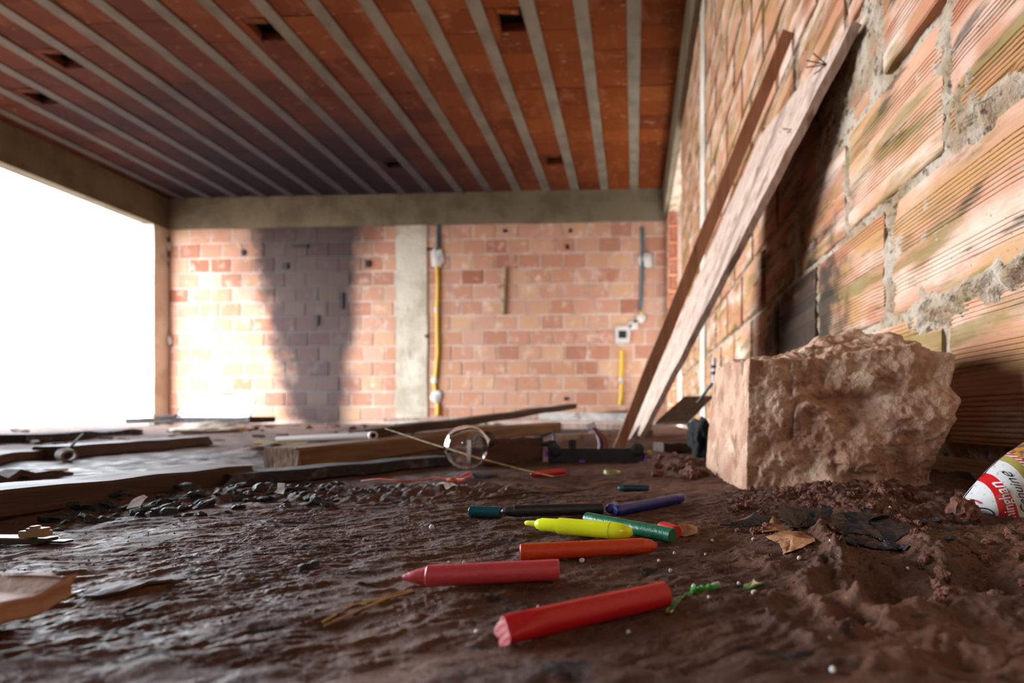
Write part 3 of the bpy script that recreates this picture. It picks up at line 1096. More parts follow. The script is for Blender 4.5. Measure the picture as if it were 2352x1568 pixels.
# charred and brown boards on the floor
plank('timber_board', gnd(-160, 1222), gnd(590, 1110), .075, .026, M_WBROWN, 'dark brown board lying flat with its end beside the golden timber', 'board', seed=1, ragged=(0, .01))


def golden_timber():
    A0, A1 = at(694, 1086, .765), at(1290, 991, 1.93)
    A0.z = max(A0.z, 0.0)
    w = away(A0, A1, .075)
    t = thing('square_timber', (A0.x, A0.y, 0), 'square golden brown timber with a weathered sawn end', 'timber')
    d = (A1 - A0).normalized()
    tv = (UP - d * UP.dot(d)).normalized() * .040
    part('beam', plank_mesh('beam', A0, A1, w, tv, n=20, wob=.002, seed=2), M_WGOLD, t)
    part('end_grain', plank_mesh('end_grain', A0 - d * .008, A0 + d * .001, w, tv * 0.99, n=2, wob=.002, seed=3, ragged=(.004, 0), nw=6), M_ENDGRAIN, t)


golden_timber()
plank('charred_board', gnd(500, 1124, .002), gnd(1042, 1068, .002), .05, .017, M_WCHAR, 'thin charred black board in front of the golden timber', 'board', seed=5, ragged=(.02, .01), wob=.0016, n=24)


def lath():
    A0, A1 = at(842, 1012, 1.02), at(1325, 938, 2.15)
    d = (A1 - A0).normalized()
    me = plank_mesh('long_lath', A0, A1, away(A0, A1, .05), (UP - d * UP.dot(d)).normalized() * .022, n=20, wob=.004, seed=6)
    single('long_lath', me, M_WBROWN, 'long dark lath resting on the timber, its far end raised', 'lath')


lath()
plank('white_board', at(1236, 965, 2.35), at(1470, 971, 2.15), .10, .042, M_WWHITE, 'whitewashed board on top of the board pile under the raised lath', 'board', seed=7, ragged=(.03, 0))
plank('pale_board', at(1180, 985, 2.25), at(1480, 988, 2.05),   .12, .026, M_WPALE, 'pale weathered board lying under the whitewashed board', 'board', seed=8, ragged=(.02, .02))
plank('stacked_board', at(1225, 1004, 2.2), at(1475, 1004, 2.0), .14, .027, M_WBROWN, 'brown board at the bottom of the pile behind the black printer part', 'board', seed=9)
plank('round_stick', at(1270, 1011, 1.38), at(1440, 1003, 1.48), .02, .016, M_WPALE, 'pale split stick lying across behind the black printer part', 'stick', seed=10, ragged=(.02, .02))
plank('dark_plank', gnd(1082, 1072), at(1246, 1060, .950), .018, .050, M_WCHAR2, 'dark board on its edge behind the glass bulb', 'board', seed=11, wob=.003)
plank('brown_strip', gnd(165, 1052), gnd(492, 1021), .07, .028, M_WBROWN, 'short brown board lying among wet glints on the mud', 'board', seed=12, ragged=(0, .03))
plank('thin_strip', at(880, 968, 3.6), at(1340, 962, 3.4), .10, .03, M_WPALE, 'pale board lying near the foot of the yellow conduit', 'board', seed=13)
plank('wall_board', at(1320, 960, 4.6), at(1450, 950, 4.4), .08, .04, M_WBROWN, 'brown board below the yellow conduit by the far wall', 'board', seed=14)

# things under the leaning board
SHADE_LUMP = []
def under_board():
    A0, A1 = at(1505, 975, 1.55), at(1572, 914, 1.75)
    d = (A1 - A0).normalized()
    me = plank_mesh('grey_board', A0, A1, Vector((.10, -.02, .0)), Vector((0, .012, .008)), n=8, seed=21)
    single('grey_board', me, simple('grey_board_wood', s(128, 116, 104), 0.8, [(s(100, 88, 78), 60, .4, .7)]), 'short grey board propped under the leaning pale board', 'board')
    SHADE_LUMP.append(at(1612, 1010, 1.08))
    part_ = MB().tube([at(1602, 924, 1.08), at(1636, 880, 1.05)], .0035, 6).mesh('stick')
    single('black_stick', part_, simple('black_stick', s(30, 30, 26), .6), 'thin black stick slanting up behind the rubble block', 'stick')
    plank('brown_block', gnd(1525, 1038, .004), gnd(1592, 1036, .004), .06, .022, M_WBROWN, 'brown wood offcut lying under the leaning boards', 'offcut', seed=23)


under_board()

# ------------------------------------------------------------------ crayons
def crayon_frame(pA, pB, r):
    """ends given as pixels of the ground contact; returns the axis end points resting on the mud"""
    a, b = gnd(*pA), gnd(*pB)
    za, zb = fh(a.x, a.y), fh(b.x, b.y)
    zs = [fh(a.x + (b.x - a.x) * t, a.y + (b.y - a.y) * t) for t in (0.2, 0.5, 0.8)]
    z = max(max(zs), (za + zb) / 2) - 0.0003
    return Vector((a.x, a.y, z + r)), Vector((b.x, b.y, z + r))


def crayon(name, pA, pB, r, m, label, tip=None, tip_len=0.012, cat='crayon', bullet=True):
    A, B = crayon_frame(pA, pB, r)
    d = (B - A).normalized()
    L = (B - A).length
    if tip == 'A': A, d = B, -d
    prof = [(0, r * 0.90), (0.0006, r)] + [(0.0006 + (L - 0.0012) * i / 10, r * (1 + 0.012 * math.sin(i * 2.1))) for i in range(1, 10)]
    body = L - (tip_len if tip else 0.0)
    prof = [(p * body / L if p > 0.001 else p, q) for p, q in prof]
    if tip and bullet:
        prof += [(body, r), (body + 0.0005, r * 0.93), (body + tip_len * 0.35, r * 0.86), (body + tip_len * 0.62, r * 0.70), (body + tip_len * 0.82, r * 0.48), (body + tip_len * 0.95, r * 0.25), (body + tip_len, r * 0.06)]
    elif tip:
        prof += [(body, r), (body + 0.0007, r * 0.86), (body + tip_len * 0.45, r * 0.66), (body + tip_len * 0.85, r * 0.36), (body + tip_len, r * 0.18)]
    else:
        prof += [(L - 0.0006, r), (L, r * 0.9)]
    mb = MB().lathe(prof, A, d, 28)
    me = mb.mesh(name, smooth=True, angle=35)
    return single(name, me, m, label, cat)


M_RED = wax('red_wax', s(182, 22, 24), s(140, 18, 20))
M_PINK = wax('rose_wax', s(192, 68, 74), s(104, 36, 36))
M_ORANGE = wax('orange_wax', s(196, 62, 14), s(160, 48, 12))
M_GREEN = wax('green_wax', s(26, 96, 66), s(16, 66, 46), 0.6, 0.32)
M_TEAL = wax('teal_wax', s(10, 74, 86), s(8, 52, 62), 0.7, 0.2)
M_BLACKW = wax('black_wax', s(34, 34, 36), s(24, 24, 26))
M_BLUE = wax('blue_wax', s(34, 46, 122), s(24, 32, 92), 0.6, 0.34)
M_DGREEN = wax('dark_green_wax', s(14, 56, 60), s(10, 40, 42))


def red_crayon():
    """thick red crayon whose near end is cut to a slanted wedge"""
    r = 0.0058
    A, B = crayon_frame((1140, 1478), (1530, 1386), r)
    d = (B - A).normalized()
    L = (B - A).length
    side = d.cross(UP).normalized()        # towards the camera
    up = side.cross(d).normalized()
    n = 36
    v, f = [], []
    st = [0, .004, .010, .016] + [0.02 + (L - 0.0208) * i / 8 for i in range(9)] + [L - 0.0004]
    for j, t in enumerate(st):
        for k in range(n):
            an = 2 * math.pi * k / n
            cy, cz = math.cos(an) * r, math.sin(an) * r
            x = t
            if j == 0:      # slanted end face: lower lip juts out, upper corner cut back
                x = 0.0 + 0.0055 * (cz / r + 1) * 0.30 + 0.004 * (cy / r + 1) * 0.5 + 0.0008 * math.sin(5 * an)
            q = 0.9 if j == len(st) - 1 else 1.0
            if t < .018:    # flat chamfer worn on the top and camera side
                lim = r * (0.25 + 0.75 * min(1, t / .016))
                w_ = cy * 0.55 + cz * 0.835
                if w_ > lim:
                    cy -= (w_ - lim) * 0.55; cz -= (w_ - lim) * 0.835
            v.append(A + d * x + side * cy * q + up * cz * q)
    for j in range(len(st) - 1):
        for k in range(n):
            k2 = (k + 1) % n
            f.append((j * n + k, j * n + k2, (j + 1) * n + k2, (j + 1) * n + k))
    f.append(tuple(reversed(range(n)))); f.append(tuple((len(st) - 1) * n + k for k in range(n)))
    single('wax_crayon', MB().add(v, f).mesh('wax_crayon', smooth=True, angle=28), M_RED, 'thick red wax crayon with a slanted worn end, no tip', 'crayon')


red_crayon()
crayon('wax_crayon', (925, 1353), (1284, 1334), .0056, M_PINK, 'rose pink wax crayon with a blunt conical tip', tip='A', tip_len=.0125, bullet=False)
crayon('wax_crayon', (1194, 1288), (1510, 1271), .0053, M_ORANGE, 'orange wax crayon with a rounded tip beside the yellow highlighter', tip='B', tip_len=.010)
crayon('wax_crayon', (1347, 1207), (1546, 1249), .0052, M_GREEN, 'green wax crayon with both ends flat behind the highlighter', tip=None)
crayon('wax_crayon', (1150, 1193), (1385, 1186), .0053, M_BLACKW, 'black wax crayon with a pointed tip touching the teal stub', tip='A', tip_len=.012)
crayon('wax_crayon', (1081, 1187), (1151, 1190), .0052, M_TEAL, 'short teal stub of a wax crayon with flat ends')
crayon('wax_crayon', (1512, 1221), (1554, 1236), .0050, M_RED, 'short red stub of a wax crayon behind the green crayon', tip='A', tip_len=.006)
crayon('wax_crayon', (1219, 1099), (1296, 1091), .0050, M_RED, 'slim red wax crayon lying under the end of the straw', tip='A', tip_len=.006)
crayon('wax_crayon', (1418, 1125), (1491, 1126), .0043, M_DGREEN, 'small dark green wax crayon rounded at one end', tip='A', tip_len=.007)


def blue_crayon():
    r = .0050
    A, B = crayon_frame((1413, 1190), (1564, 1158), r)
    d = (B - A).normalized()
    t = thing('wax_crayon', ((A.x + B.x) / 2, (A.y + B.y) / 2, A.z - r), 'blue wax crayon with its tip snapped and folded back', 'crayon')
    L = (B - A).length
    part('body', MB().lathe([(0, r * .6), (.0015, r * .92), (.004, r)] + [(.004 + (L - .005) * i / 6, r) for i in range(1, 7)] + [(L, r * .9)], A, d, 24).mesh('body', smooth=True, angle=40), M_BLUE, t)
    C = at(1402, 1179, .430); C.z = A.z + .0004
    E_ = at(1416, 1160, .466)
    part('broken_tip', MB().lathe([(-.003, r * .4), (-.001, r * .85), (.003, r), (.022, r * .98), (.030, r * .75), (.034, r * .4)], C, E_ - C, 24).mesh('broken_tip', smooth=True), M_BLUE, t)


blue_crayon()


def highlighter():
    r = .0062
    A, B = crayon_frame((1206, 1222), (1452, 1246), r)      # A: open tip, B: butt
    B = Vector((B.x, B.y, B.z))
    d = (B - A).normalized(); L = (B - A).length
    t = thing('highlighter_pen', ((A.x + B.x) / 2, (A.y + B.y) / 2, A.z - r), 'yellow translucent highlighter pen without its cap', 'pen')
    m1 = simple('yellow_plastic', s(226, 240, 36), .2, spec=.6, **{'Subsurface Weight': 0.35, 'Subsurface Radius': (1.0, 1.0, .3), 'Subsurface Scale': .004})
    m2 = simple('yellow_ink_core', s(196, 224, 40), .4)
    m3 = simple('yellow_felt', s(214, 226, 10), .8)
    part('barrel', MB().lathe([(L * .33, r * .80), (L * .335, r * .98), (L * .36, r)] + [(L * (.36 + .5 * i / 6), r) for i in range(1, 7)] + [(L * .91, r * .92), (L * .95, r * .80), (L * .98, r * .60), (L, r * .35)], A, d, 28).mesh('barrel', smooth=True, angle=40), m1, t)
    part('grip', MB().lathe([(L * .11, r * .42), (L * .125, r * .60), (L * .15, r * .70), (L * .17, r * .80), (L * .335, r * .84)], A, d, 28).mesh('grip', smooth=True, angle=40), m1, t)
    part('nib', MB().lathe([(0, r * .18), (L * .012, r * .30), (L * .05, r * .34), (L * .12, r * .42)], A, d, 16).mesh('nib', smooth=True), m3, t)
    part('end_plug', MB().lathe([(L * .80, r * 1.015), (L * .81, r * 1.03), (L * .815, r * 1.015)], A, d, 28).mesh('end_plug', smooth=True), m2, t)


highlighter()

# ------------------------------------------------------------------ thin things: scraps, leaves, shards
def sheet(name, outline, m, label, cat, th=.0006, crumple=.002, seed=0, rings=6, centre_lift=0.0, group=None, freq=90, make=True, sub=4):
    """outline: pixels with depth (px, py, Y) or ground pixels (px, py)"""
    pts = []
    for p in outline:
        if len(p) == 3: pts.append(at(*p))
        else:
            g = gnd(p[0], p[1]); pts.append(Vector((g.x, g.y, fh(g.x, g.y) + .0012)))
    fine = []
    for i in range(len(pts)):
        a, b = pts[i], pts[(i + 1) % len(pts)]
        for k in range(sub): fine.append(a.lerp(b, k / sub))
    c = sum(fine, Vector()) / len(fine)
    c.z += centre_lift
    n = len(fine)
    nv = Vector()
    for i in range(n): nv += (fine[i] - c).cross(fine[(i + 1) % n] - c)
    nv.normalize()
    V = []
    for sd in (0, 1):
        V.append(c + nv * th * sd)
        for r in range(1, rings + 1):
            for p in fine:
                q = c.lerp(p, r / rings)
                o = float(noise3(q.x * freq, q.y * freq, q.z * freq, seed)) * crumple
                V.append(q + nv * (o + th * sd) + Vector((float(noise3(q.x * freq, q.y * freq, 7, seed + 3)), float(noise3(q.x * freq, q.y * freq, 9, seed + 4)), 0)) * crumple * .5)
    K = 1 + rings * n
    arr = np.array([tuple(v) for v in V])
    hh = floor_h(arr[:, 0], arr[:, 1])
    for i_, v in enumerate(V):
        v.z = max(v.z, hh[i_] + .0010 + (th if i_ >= K else 0))
    Fc = []
    for sd in (0, 1):
        o = sd * K
        for i in range(n):
            i2 = (i + 1) % n
            q = (o, o + 1 + i, o + 1 + i2)
            Fc.append(q if sd else q[::-1])
            for r in range(rings - 1):
                a = o + 1 + r * n
                q = (a + i, a + n + i, a + n + i2, a + i2)
                Fc.append(q if sd else q[::-1])
    a = 1 + (rings - 1) * n
    for i in range(n):
        i2 = (i + 1) % n
        Fc.append((a + i, a + i2, K + a + i2, K + a + i))
    mb = MB(); mb.v, mb.f = [tuple(v) for v in V], Fc
    me = mb.mesh(name, smooth=True, angle=50)
    if not make: return me
    # drop it until it rests on the mud
    if all(len(p) == 2 for p in outline): pass
    return single(name, me, m, label, cat, group)


sheet('paper_scrap', [(996, 1138), (1010, 1136), (1025, 1142), (1047, 1138), (1050, 1128), (1056, 1126), (1040, 1127), (1020, 1132)], M_WHITE, 'torn white paper scrap lying near the orange ribbon', 'paper', seed=1)
sheet('paper_scrap', [(628, 1130, .490), (650, 1133, .488), (653, 1120, .494), (655, 1111, .498), (637, 1111, .498), (636, 1122, .493)], M_WHITE, 'bright white folded scrap in front of the charred board', 'paper', seed=2)
sheet('white_shard', [(292, 1168, .425), (320, 1163, .425), (338, 1143, .437), (330, 1138, .437), (308, 1150, .432)], M_WHITE, 'white plastic shard sticking out of the charcoal heap', 'shard', seed=3)
sheet('leaf_scrap', [(1776, 1183, .405), (1790, 1196, .40), (1823, 1219, .385), (1790, 1224, .375), (1752, 1228, .372), (1745, 1218, .380), (1760, 1208, .39)], M_LEAF, 'pale upright triangle of dry leaf beside the burnt plastic', 'leaf', seed=4, crumple=.001)
sheet('dry_leaf', [(1762, 1238), (1800, 1224), (1842, 1226), (1868, 1244), (1872, 1262), (1850, 1272), (1815, 1282), (1798, 1275), (1792, 1256)], M_LEAF, 'flat brown dry leaf pressed into the mud', 'leaf', seed=5, crumple=.0015, centre_lift=.004)
sheet('curled_leaf', [(1548, 1222, .37), (1562, 1205, .385), (1580, 1204, .39), (1604, 1212, .385), (1600, 1222, .37), (1575, 1230, .365)], M_LEAF, 'small curled dry leaf beside the red stub', 'leaf', seed=6, crumple=.003, centre_lift=-.003)
M_GRN = simple('green_glass', s(60, 150, 50), .15, spec=.6, **{'Transmission Weight': 0.7})
M_GRNB = simple('green_plastic', s(40, 150, 30), .35, [(s(16, 60, 14), 400, .5, .6)], [(700, .002)])
sheet('green_shard', [(1702, 1352), (1712, 1338), (1738, 1328), (1755, 1336), (1756, 1346), (1735, 1352), (1720, 1356)], M_GRN, 'rounded piece of broken green plastic on the mud', 'shard', seed=7, crumple=.002, centre_lift=.004)
sheet('green_strip', [(1528, 1408), (1545, 1390), (1560, 1372), (1584, 1356), (1592, 1362), (1570, 1382), (1550, 1402), (1534, 1414)], M_GRN, 'translucent green strip of plastic beside the red crayon', 'strip', seed=8, crumple=.0008)


def green_crumb():
    t = thing('green_stub', gnd(1618, 1352), 'crushed bright green plastic bit with a pale end', 'plastic bit')
    A, B = gnd(1588, 1356), gnd(1640, 1348)
    z = fh(A.x, A.y) + .0015
    A.z = B.z = z
    pts = [A.lerp(B, i / 9) + Vector((0, 0, .001 * math.sin(i * 2.0))) for i in range(10)]
    part('crushed_bristle', MB().tube(pts, [.0012 + .0009 * abs(math.sin(i * 1.7)) for i in range(10)], 9).mesh('crushed_bristle'), M_GRNB, t)
    part('pale_end', MB().lathe([(0, .0016), (.001, .0019), (.004, .0019), (.0045, .0015)], B + Vector((-.001, 0, .0006)), (1, .1, .25), 12).mesh('pale_end'), simple('pale_green', s(120, 150, 104), .6), t)


green_crumb()

# burnt plastic by the rubble block
sheet('burnt_sheet', [(1788, 1176, .400), (1798, 1152, .408), (1850, 1160, .412), (1912, 1162, .405), (1918, 1174, .396), (1898, 1192, .390), (1880, 1204, .385), (1845, 1200, .385), (1812, 1210, .380), (1795, 1196, .386)], M_BLACKPL, 'curled sheet of burnt black plastic with a glossy rolled edge', 'plastic sheet', th=.0010, crumple=.005, seed=10, centre_lift=-.004, freq=75, rings=10, sub=6)
sheet('burnt_sheet', [(1905, 1222, .375), (1905, 1190, .392), (1935, 1176, .400), (1975, 1190, .396), (2052, 1180, .402), (2012, 1202, .388), (2080, 1218, .384), (2112, 1246, .362), (2060, 1256, .352), (2000, 1242, .358), (1945, 1236, .362)], M_BLACKPL, 'crumpled flap of burnt black plastic spread on the soil heap', 'plastic sheet', th=.0010, crumple=.007, seed=11, centre_lift=.004, freq=70, rings=10, sub=6)
sheet('burnt_strip', [(1655, 1204, .398), (1690, 1194, .402), (1722, 1182, .410), (1735, 1176, .412), (1745, 1190, .406), (1768, 1182, .406), (1762, 1204, .394), (1730, 1208, .392), (1695, 1206, .394)], M_BLACKPL, 'narrow wavy strip of burnt black plastic on bare mud', 'plastic strip', th=.0008, crumple=.003, seed=12, centre_lift=.002, freq=90, sub=6)

# wood chips in the near left corner
def chips():
    A0, A1 = gnd(-120, 1520), gnd(190, 1412)
    A0.z = A1.z = 0.001
    A1.z = .010
    me = plank_mesh('wood_chip', A0, A1, away(A0, A1, .035), UP * .009, n=10, wob=.003, seed=31, ragged=(.01, .006), nw=6)
    single('wood_chip', me, wood('chip_wood', s(172, 134, 108), s(146, 104, 78), s(96, 62, 44), (0.4, 0.15, 1), .7, 120), 'thick splintered wood chip tilted up on the mud', 'wood chip')
    sheet('wood_sliver', [(186, 1401, .222), (230, 1400, .222), (300, 1396, .226), (380, 1382, .236), (432, 1366, .246), (400, 1363, .252), (330, 1372, .246), (260, 1378, .24), (200, 1392, .23)], M_WBROWN, 'long thin dark sliver of wood beside the thick chip', 'wood sliver', th=.0015, crumple=.0015, seed=32)
    A0, A1 = gnd(690, 1318), gnd(733, 1304)
    single('charred_stick', plank_mesh('charred_stick', A0 + UP * .001, A1 + UP * .001, away(A0, A1, .004), UP * .0035, n=4, wob=.0006, seed=33), M_CHAR, 'tiny charred stick on bare mud by the rose crayon', 'stick')


chips()

# stems and sticks
def strand(name, pts, r, m, label, cat):
    P_ = [at(*p) if len(p) == 3 else gnd(*p) for p in pts]
    for i, p in enumerate(pts):
        if len(p) == 2: P_[i].z = fh(P_[i].x, P_[i].y) + (r if not isinstance(r, list) else r[i])
    return single(name, MB().tube(P_, r, 8).mesh(name, smooth=True), m, label, cat)


strand('straw_stem', [(885, 984, .80), (985, 1017, .75), (1100, 1052, .70), (1200, 1078, .67), (1272, 1094, .655)], [.0010, .0013, .0014, .0013, .0011], M_STRAW, 'long yellow straw stem slanting across the glass bulb', 'straw')
strand('dark_twig', [(1030, 1160), (1120, 1152), (1215, 1140), (1300, 1131), (1372, 1121)], [.0006, .0010, .0012, .0012, .0006], simple('dark_twig_bark', s(66, 46, 36), .8), 'thin dark twig lying behind the teal stub', 'twig')
for i, (dx, dy) in enumerate(((0, 0), (4, 6))):
    strand('dry_grass', [(945 + dx, 1352 + dy), (880 + dx, 1372 + dy), (810 + dx * 3, 1392 + dy * 2), (740 + dx, 1420 + dy)], .0006, M_STRAW, ('pale upper' if i == 0 else 'second, lower') + ' blade of dry grass reaching from the rose crayon tip', 'grass blade')
strand('wire', [(-120, 1100), (20, 1090), (90, 1086), (155, 1080)], .0022, simple('bright_wire', s(190, 190, 194), .25, Metallic=0.9), 'straight bare metal wire beyond the flat dark board', 'wire')


def ribbon():
    pts = [(832, 1108), (870, 1112), (920, 1116), (965, 1112), (1000, 1104), (1030, 1106), (1062, 1114), (1082, 1100), (1078, 1096), (1055, 1106), (1032, 1112), (1030, 1118), (1050, 1117), (1070, 1112)]
    P_ = []
    for i, p in enumerate(pts):
        g = gnd(*p); g.z = fh(g.x, g.y) + .003 + .003 * abs(math.sin(i * 1.3)); P_.append(g)
    fine = []
    for i in range(len(P_) - 1):
        for k in range(4): fine.append(P_[i].lerp(P_[i + 1], k / 4))
    me = MB().tube(fine, .0032, 8, flat=.35).mesh('plastic_ribbon', smooth=True)
    single('plastic_ribbon', me, simple('orange_ribbon', s(206, 78, 50), .35, [(s(160, 48, 34), 200, .5, .65)]), 'twisted orange plastic ribbon lying below the glass bulb', 'ribbon')


ribbon()

# foam beads
beads = [(1337, 1288, 12), (1513, 1292, 8), (1540, 1309, 9), (1593, 1341, 11), (1697, 1336, 8), (1732, 1360, 13), (1636, 1229, 7), (1549, 1264, 7), (1836, 1286, 10), (1703, 1168, 11), (1907, 1274, 6),
         (2085, 1304, 7), (1095, 1446, 10), (1066, 1295, 8), (1031, 1295, 6), (1443, 1452, 10), (1236, 1391, 7), (1913, 1537, 14), (1730, 1228, 8), (1628, 1374, 7), (2044, 1182, 7), (992, 1205, 13), (1620, 1262, 6), (1505, 1250, 5), (1905, 1478, 7)]
bead_mesh = None
for i, (px, py, d) in enumerate(beads):
    g = gnd(px, py + d * .4)
    if bead_mesh is None:
        bm = bmesh.new(); bmesh.ops.create_icosphere(bm, subdivisions=3, radius=1)
        for v in bm.verts: v.co *= 1 + .18 * float(noise3(v.co.x * 2, v.co.y * 2, v.co.z * 2, 70))
        for f in bm.faces: f.smooth = True
        bead_mesh = bpy.data.meshes.new('foam_bead'); bm.to_mesh(bead_mesh); bm.free()
    r = d * g.y / F / 2 * 1.05
    o = obj('foam_bead', bead_mesh, M_BEAD, None, (g.x, g.y, fh(g.x, g.y) + r * .8), (i * 1.1, i * .7, i * 2.3), (r, r * .95, r * .85))
    tag(o, 'tiny white foam bead scattered on the bare brown mud', 'foam bead', 'white foam beads scattered on the mud')

# ------------------------------------------------------------------ soil clods and charcoal
def lump(name, seed, jag, sub=3):
    bm = bmesh.new(); bmesh.ops.create_icosphere(bm, subdivisions=sub, radius=1)
    P_ = np.array([v.co for v in bm.verts])
    n1 = noise3(*(P_.T * 1.5), seed) * .35 + noise3(*(P_.T * 4), seed + 1) * .22 * jag + noise3(*(P_.T * 9), seed + 2) * .05 * jag
    for v, d in zip(bm.verts, n1): v.co *= 1 + d
    for f in bm.faces: f.smooth = jag < 1.2
    me = bpy.data.meshes.new(name); bm.to_mesh(me); bm.free()
    return me


rngc = random.Random(9)
clods = [lump('soil_clod', 80 + i * 5, 1.35) for i in range(5)]
def place_lump(meshes, name, x, y, r, m, label, cat, group):
    fl = .55 if m is M_CHAR else 1.0
    o = obj(name, meshes[rngc.randrange(len(meshes))], m, None, (x, y, fh(x, y) + r * .25), (rngc.uniform(-.5, .5), rngc.uniform(-.5, .5), rngc.uniform(0, 6.28)), (r * rngc.uniform(.8, 1.5), r * rngc.uniform(.7, 1.1), r * fl * rngc.uniform(.8, 1.1)))
    return tag(o, label, cat, group)


for i in range(110):
    px = rngc.uniform(1680, 2130); py = rngc.uniform(1112, 1190)
    g = gnd(px, py, .012)
    if g.y > .50 and px > 1760: g.y = .50 + rngc.uniform(-.03, .012)
    place_lump(clods, 'soil_clod', g.x, g.y, rngc.uniform(.0015, .0045), M_CLOD, 'crumbly red soil clod at the foot of the rubble block', 'clod', 'soil clods heaped at the rubble block')
for i in range(30):
    g = gnd(rngc.uniform(2090, 2400), rngc.uniform(1195, 1330), .012)
    place_lump(clods, 'soil_clod', g.x, g.y, rngc.uniform(.0013, .0038), M_CLOD, 'red soil clod on the slope below the printed packet', 'clod', 'soil clods below the packet')
for i in range(18):
    g = gnd(rngc.uniform(1505, 1655), rngc.uniform(1040, 1085), .012)
    place_lump(clods, 'soil_clod', g.x, g.y, rngc.uniform(.004, .009), M_CLOD, 'larger red soil clod between the printer part and the rubble block', 'clod', 'soil clods beside the printer part')
g = gnd(2214, 1192)
place_lump(clods, 'brick_fragment', g.x, g.y, .0100, simple('orange_fragment', s(186, 104, 60), .8, [(s(140, 70, 40), 90, .45, .65)], [(300, .002)]), 'orange brick fragment lying against the printed packet', 'fragment', None)
chars = [lump('charcoal_bit', 120 + i * 5, 1.6, 2) for i in range(5)]
CH = []
for i in range(130):
    px = rngc.uniform(120, 790); py = 1178 - (px - 120) * .075 + rngc.gauss(0, 13)
    g = gnd(px, py, .004)
    place_lump(chars, 'charcoal_bit', g.x, g.y, (.002 + .0065 * rngc.random() ** 2), M_CHAR, 'shiny black charcoal bit in the ash along the burnt boards', 'charcoal', 'charcoal bits along the burnt boards')
for i in range(14):
    g = gnd(rngc.uniform(1960, 2180), rngc.uniform(1150, 1215), .014)
    place_lump(chars, 'charcoal_bit', g.x, min(g.y, .5), rngc.uniform(.003, .006), M_CHAR, 'black charcoal bit mixed into the soil heap', 'charcoal', 'charcoal bits in the soil heap')


def crumbs():
    """fine soil and charcoal crumbs that nobody could count"""
    mb = MB()
    rng = random.Random(21)
    for i in range(5200):
        if i < 2600:
            x = rng.gauss(.24, .10); y = rng.gauss(.42, .13)
            if x > .41 or y < .13: continue
        else:
            x = rng.uniform(-.65, .12); y = rng.uniform(.2, .9)
        r = rng.uniform(.0004, .0014) * (1.0 if i < 2600 else .8)
        z = fh_grid(x, y) + r * .3
        a = [Vector((rng.uniform(.6, 1) * r * sx, rng.uniform(.6, 1) * r * sy, rng.uniform(.6, 1) * r * sz)) for sx, sy, sz in ((1, 0, 0), (-1, 0, 0), (0, 1, 0), (0, -1, 0), (0, 0, 1), (0, 0, -1))]
        mb.add([p + Vector((x, y, z)) for p in a], [(0, 2, 4), (2, 1, 4), (1, 3, 4), (3, 0, 4), (2, 0, 5), (1, 2, 5), (3, 1, 5), (0, 3, 5)])
    o = obj('soil_crumbs', mesh_from('soil_crumbs', mb.v, mb.f), M_CLOD)
    tag(o, 'fine red soil crumbs sprinkled over the mud', 'soil', kind='stuff')


_gx = np.linspace(-.7, .45, 576); _gy = np.linspace(.1, 1.0, 451)
_GX, _GY = np.meshgrid(_gx, _gy)
_GZ = floor_h(_GX, _GY)


def fh_grid(x, y):
    return float(_GZ[min(450, max(0, int((y - .1) / .002))), min(575, max(0, int((x + .7) / .002)))])


crumbs()

# ------------------------------------------------------------------ glass bulb
def light_bulb():
    Y = .70
    c = at(1072, 1026, Y)
    R = 51 * Y / F
    d = Vector((.12, 1, .10)).normalized()          # from the crown towards the screw cap
    t = thing('light_bulb', (c.x, c.y, 0), 'clear glass light bulb lying with its round end forward', 'light bulb')
    gm = NT('clear_bulb_glass')
    gm.out((1, 1, 1, 1), 0.02, None, .5, **{'Transmission Weight': 1.0, 'IOR': 1.48})
    prof = []
    for i in range(15):
        a = math.pi * .5 * i / 14 * 1.45
        prof.append((R - R * math.cos(a), R * math.sin(a)))
    l, r = prof[-1]
    prof += [(l + R * .35, r * .78), (l + R * .75, r * .60), (l + R * 1.0, r * .56)]
    inner = [(R - (R - .0008) * math.cos(math.pi * .5 * i / 14 * 1.45), (R - .0008) * math.sin(math.pi * .5 * i / 14 * 1.45)) if i < 15 else (p, q - .0008) for i, (p, q) in enumerate(prof)]
    mb = MB().lathe(prof + inner[::-1], c - d * R, d, 40, cap=False)
    part('glass_globe', mb.mesh('glass_globe', smooth=True, angle=60), gm.m, t)
    mm = simple('bulb_cap_metal', s(44, 42, 42), .5)
    r2 = prof[-1][1]
    cap = []
    for i in range(14): cap.append((prof[-1][0] - .004 + i * .0016, r2 * (1.04 if i % 2 else .96)))
    part('screw_cap', MB().lathe(cap, c - d * R, d, 30).mesh('screw_cap', smooth=True), mm, t)
    part('stem', MB().lathe([(R * 1.6, .0010), (R * 1.9, .003), (prof[-1][0] - .002, .006)], c - d * R, d, 16).mesh('stem', smooth=True), simple('stem_glass', s(50, 46, 46), .3), t)
    g = fh(c.x, c.y)
    # ash lump that carries it
    o = obj('ash_lump', lump('ash_lump', 171, .7), simple('ash', s(70, 60, 56), .9, [(s(40, 34, 32), 60, .4, .65)], [(200, .003)]), None, (c.x + .002, c.y + .012, g - .004), None, (.05, .035, max(.006, (c.z - R - g) * .86)))
    tag(o, 'dark ash lump under the glass bulb', 'ash')


light_bulb()

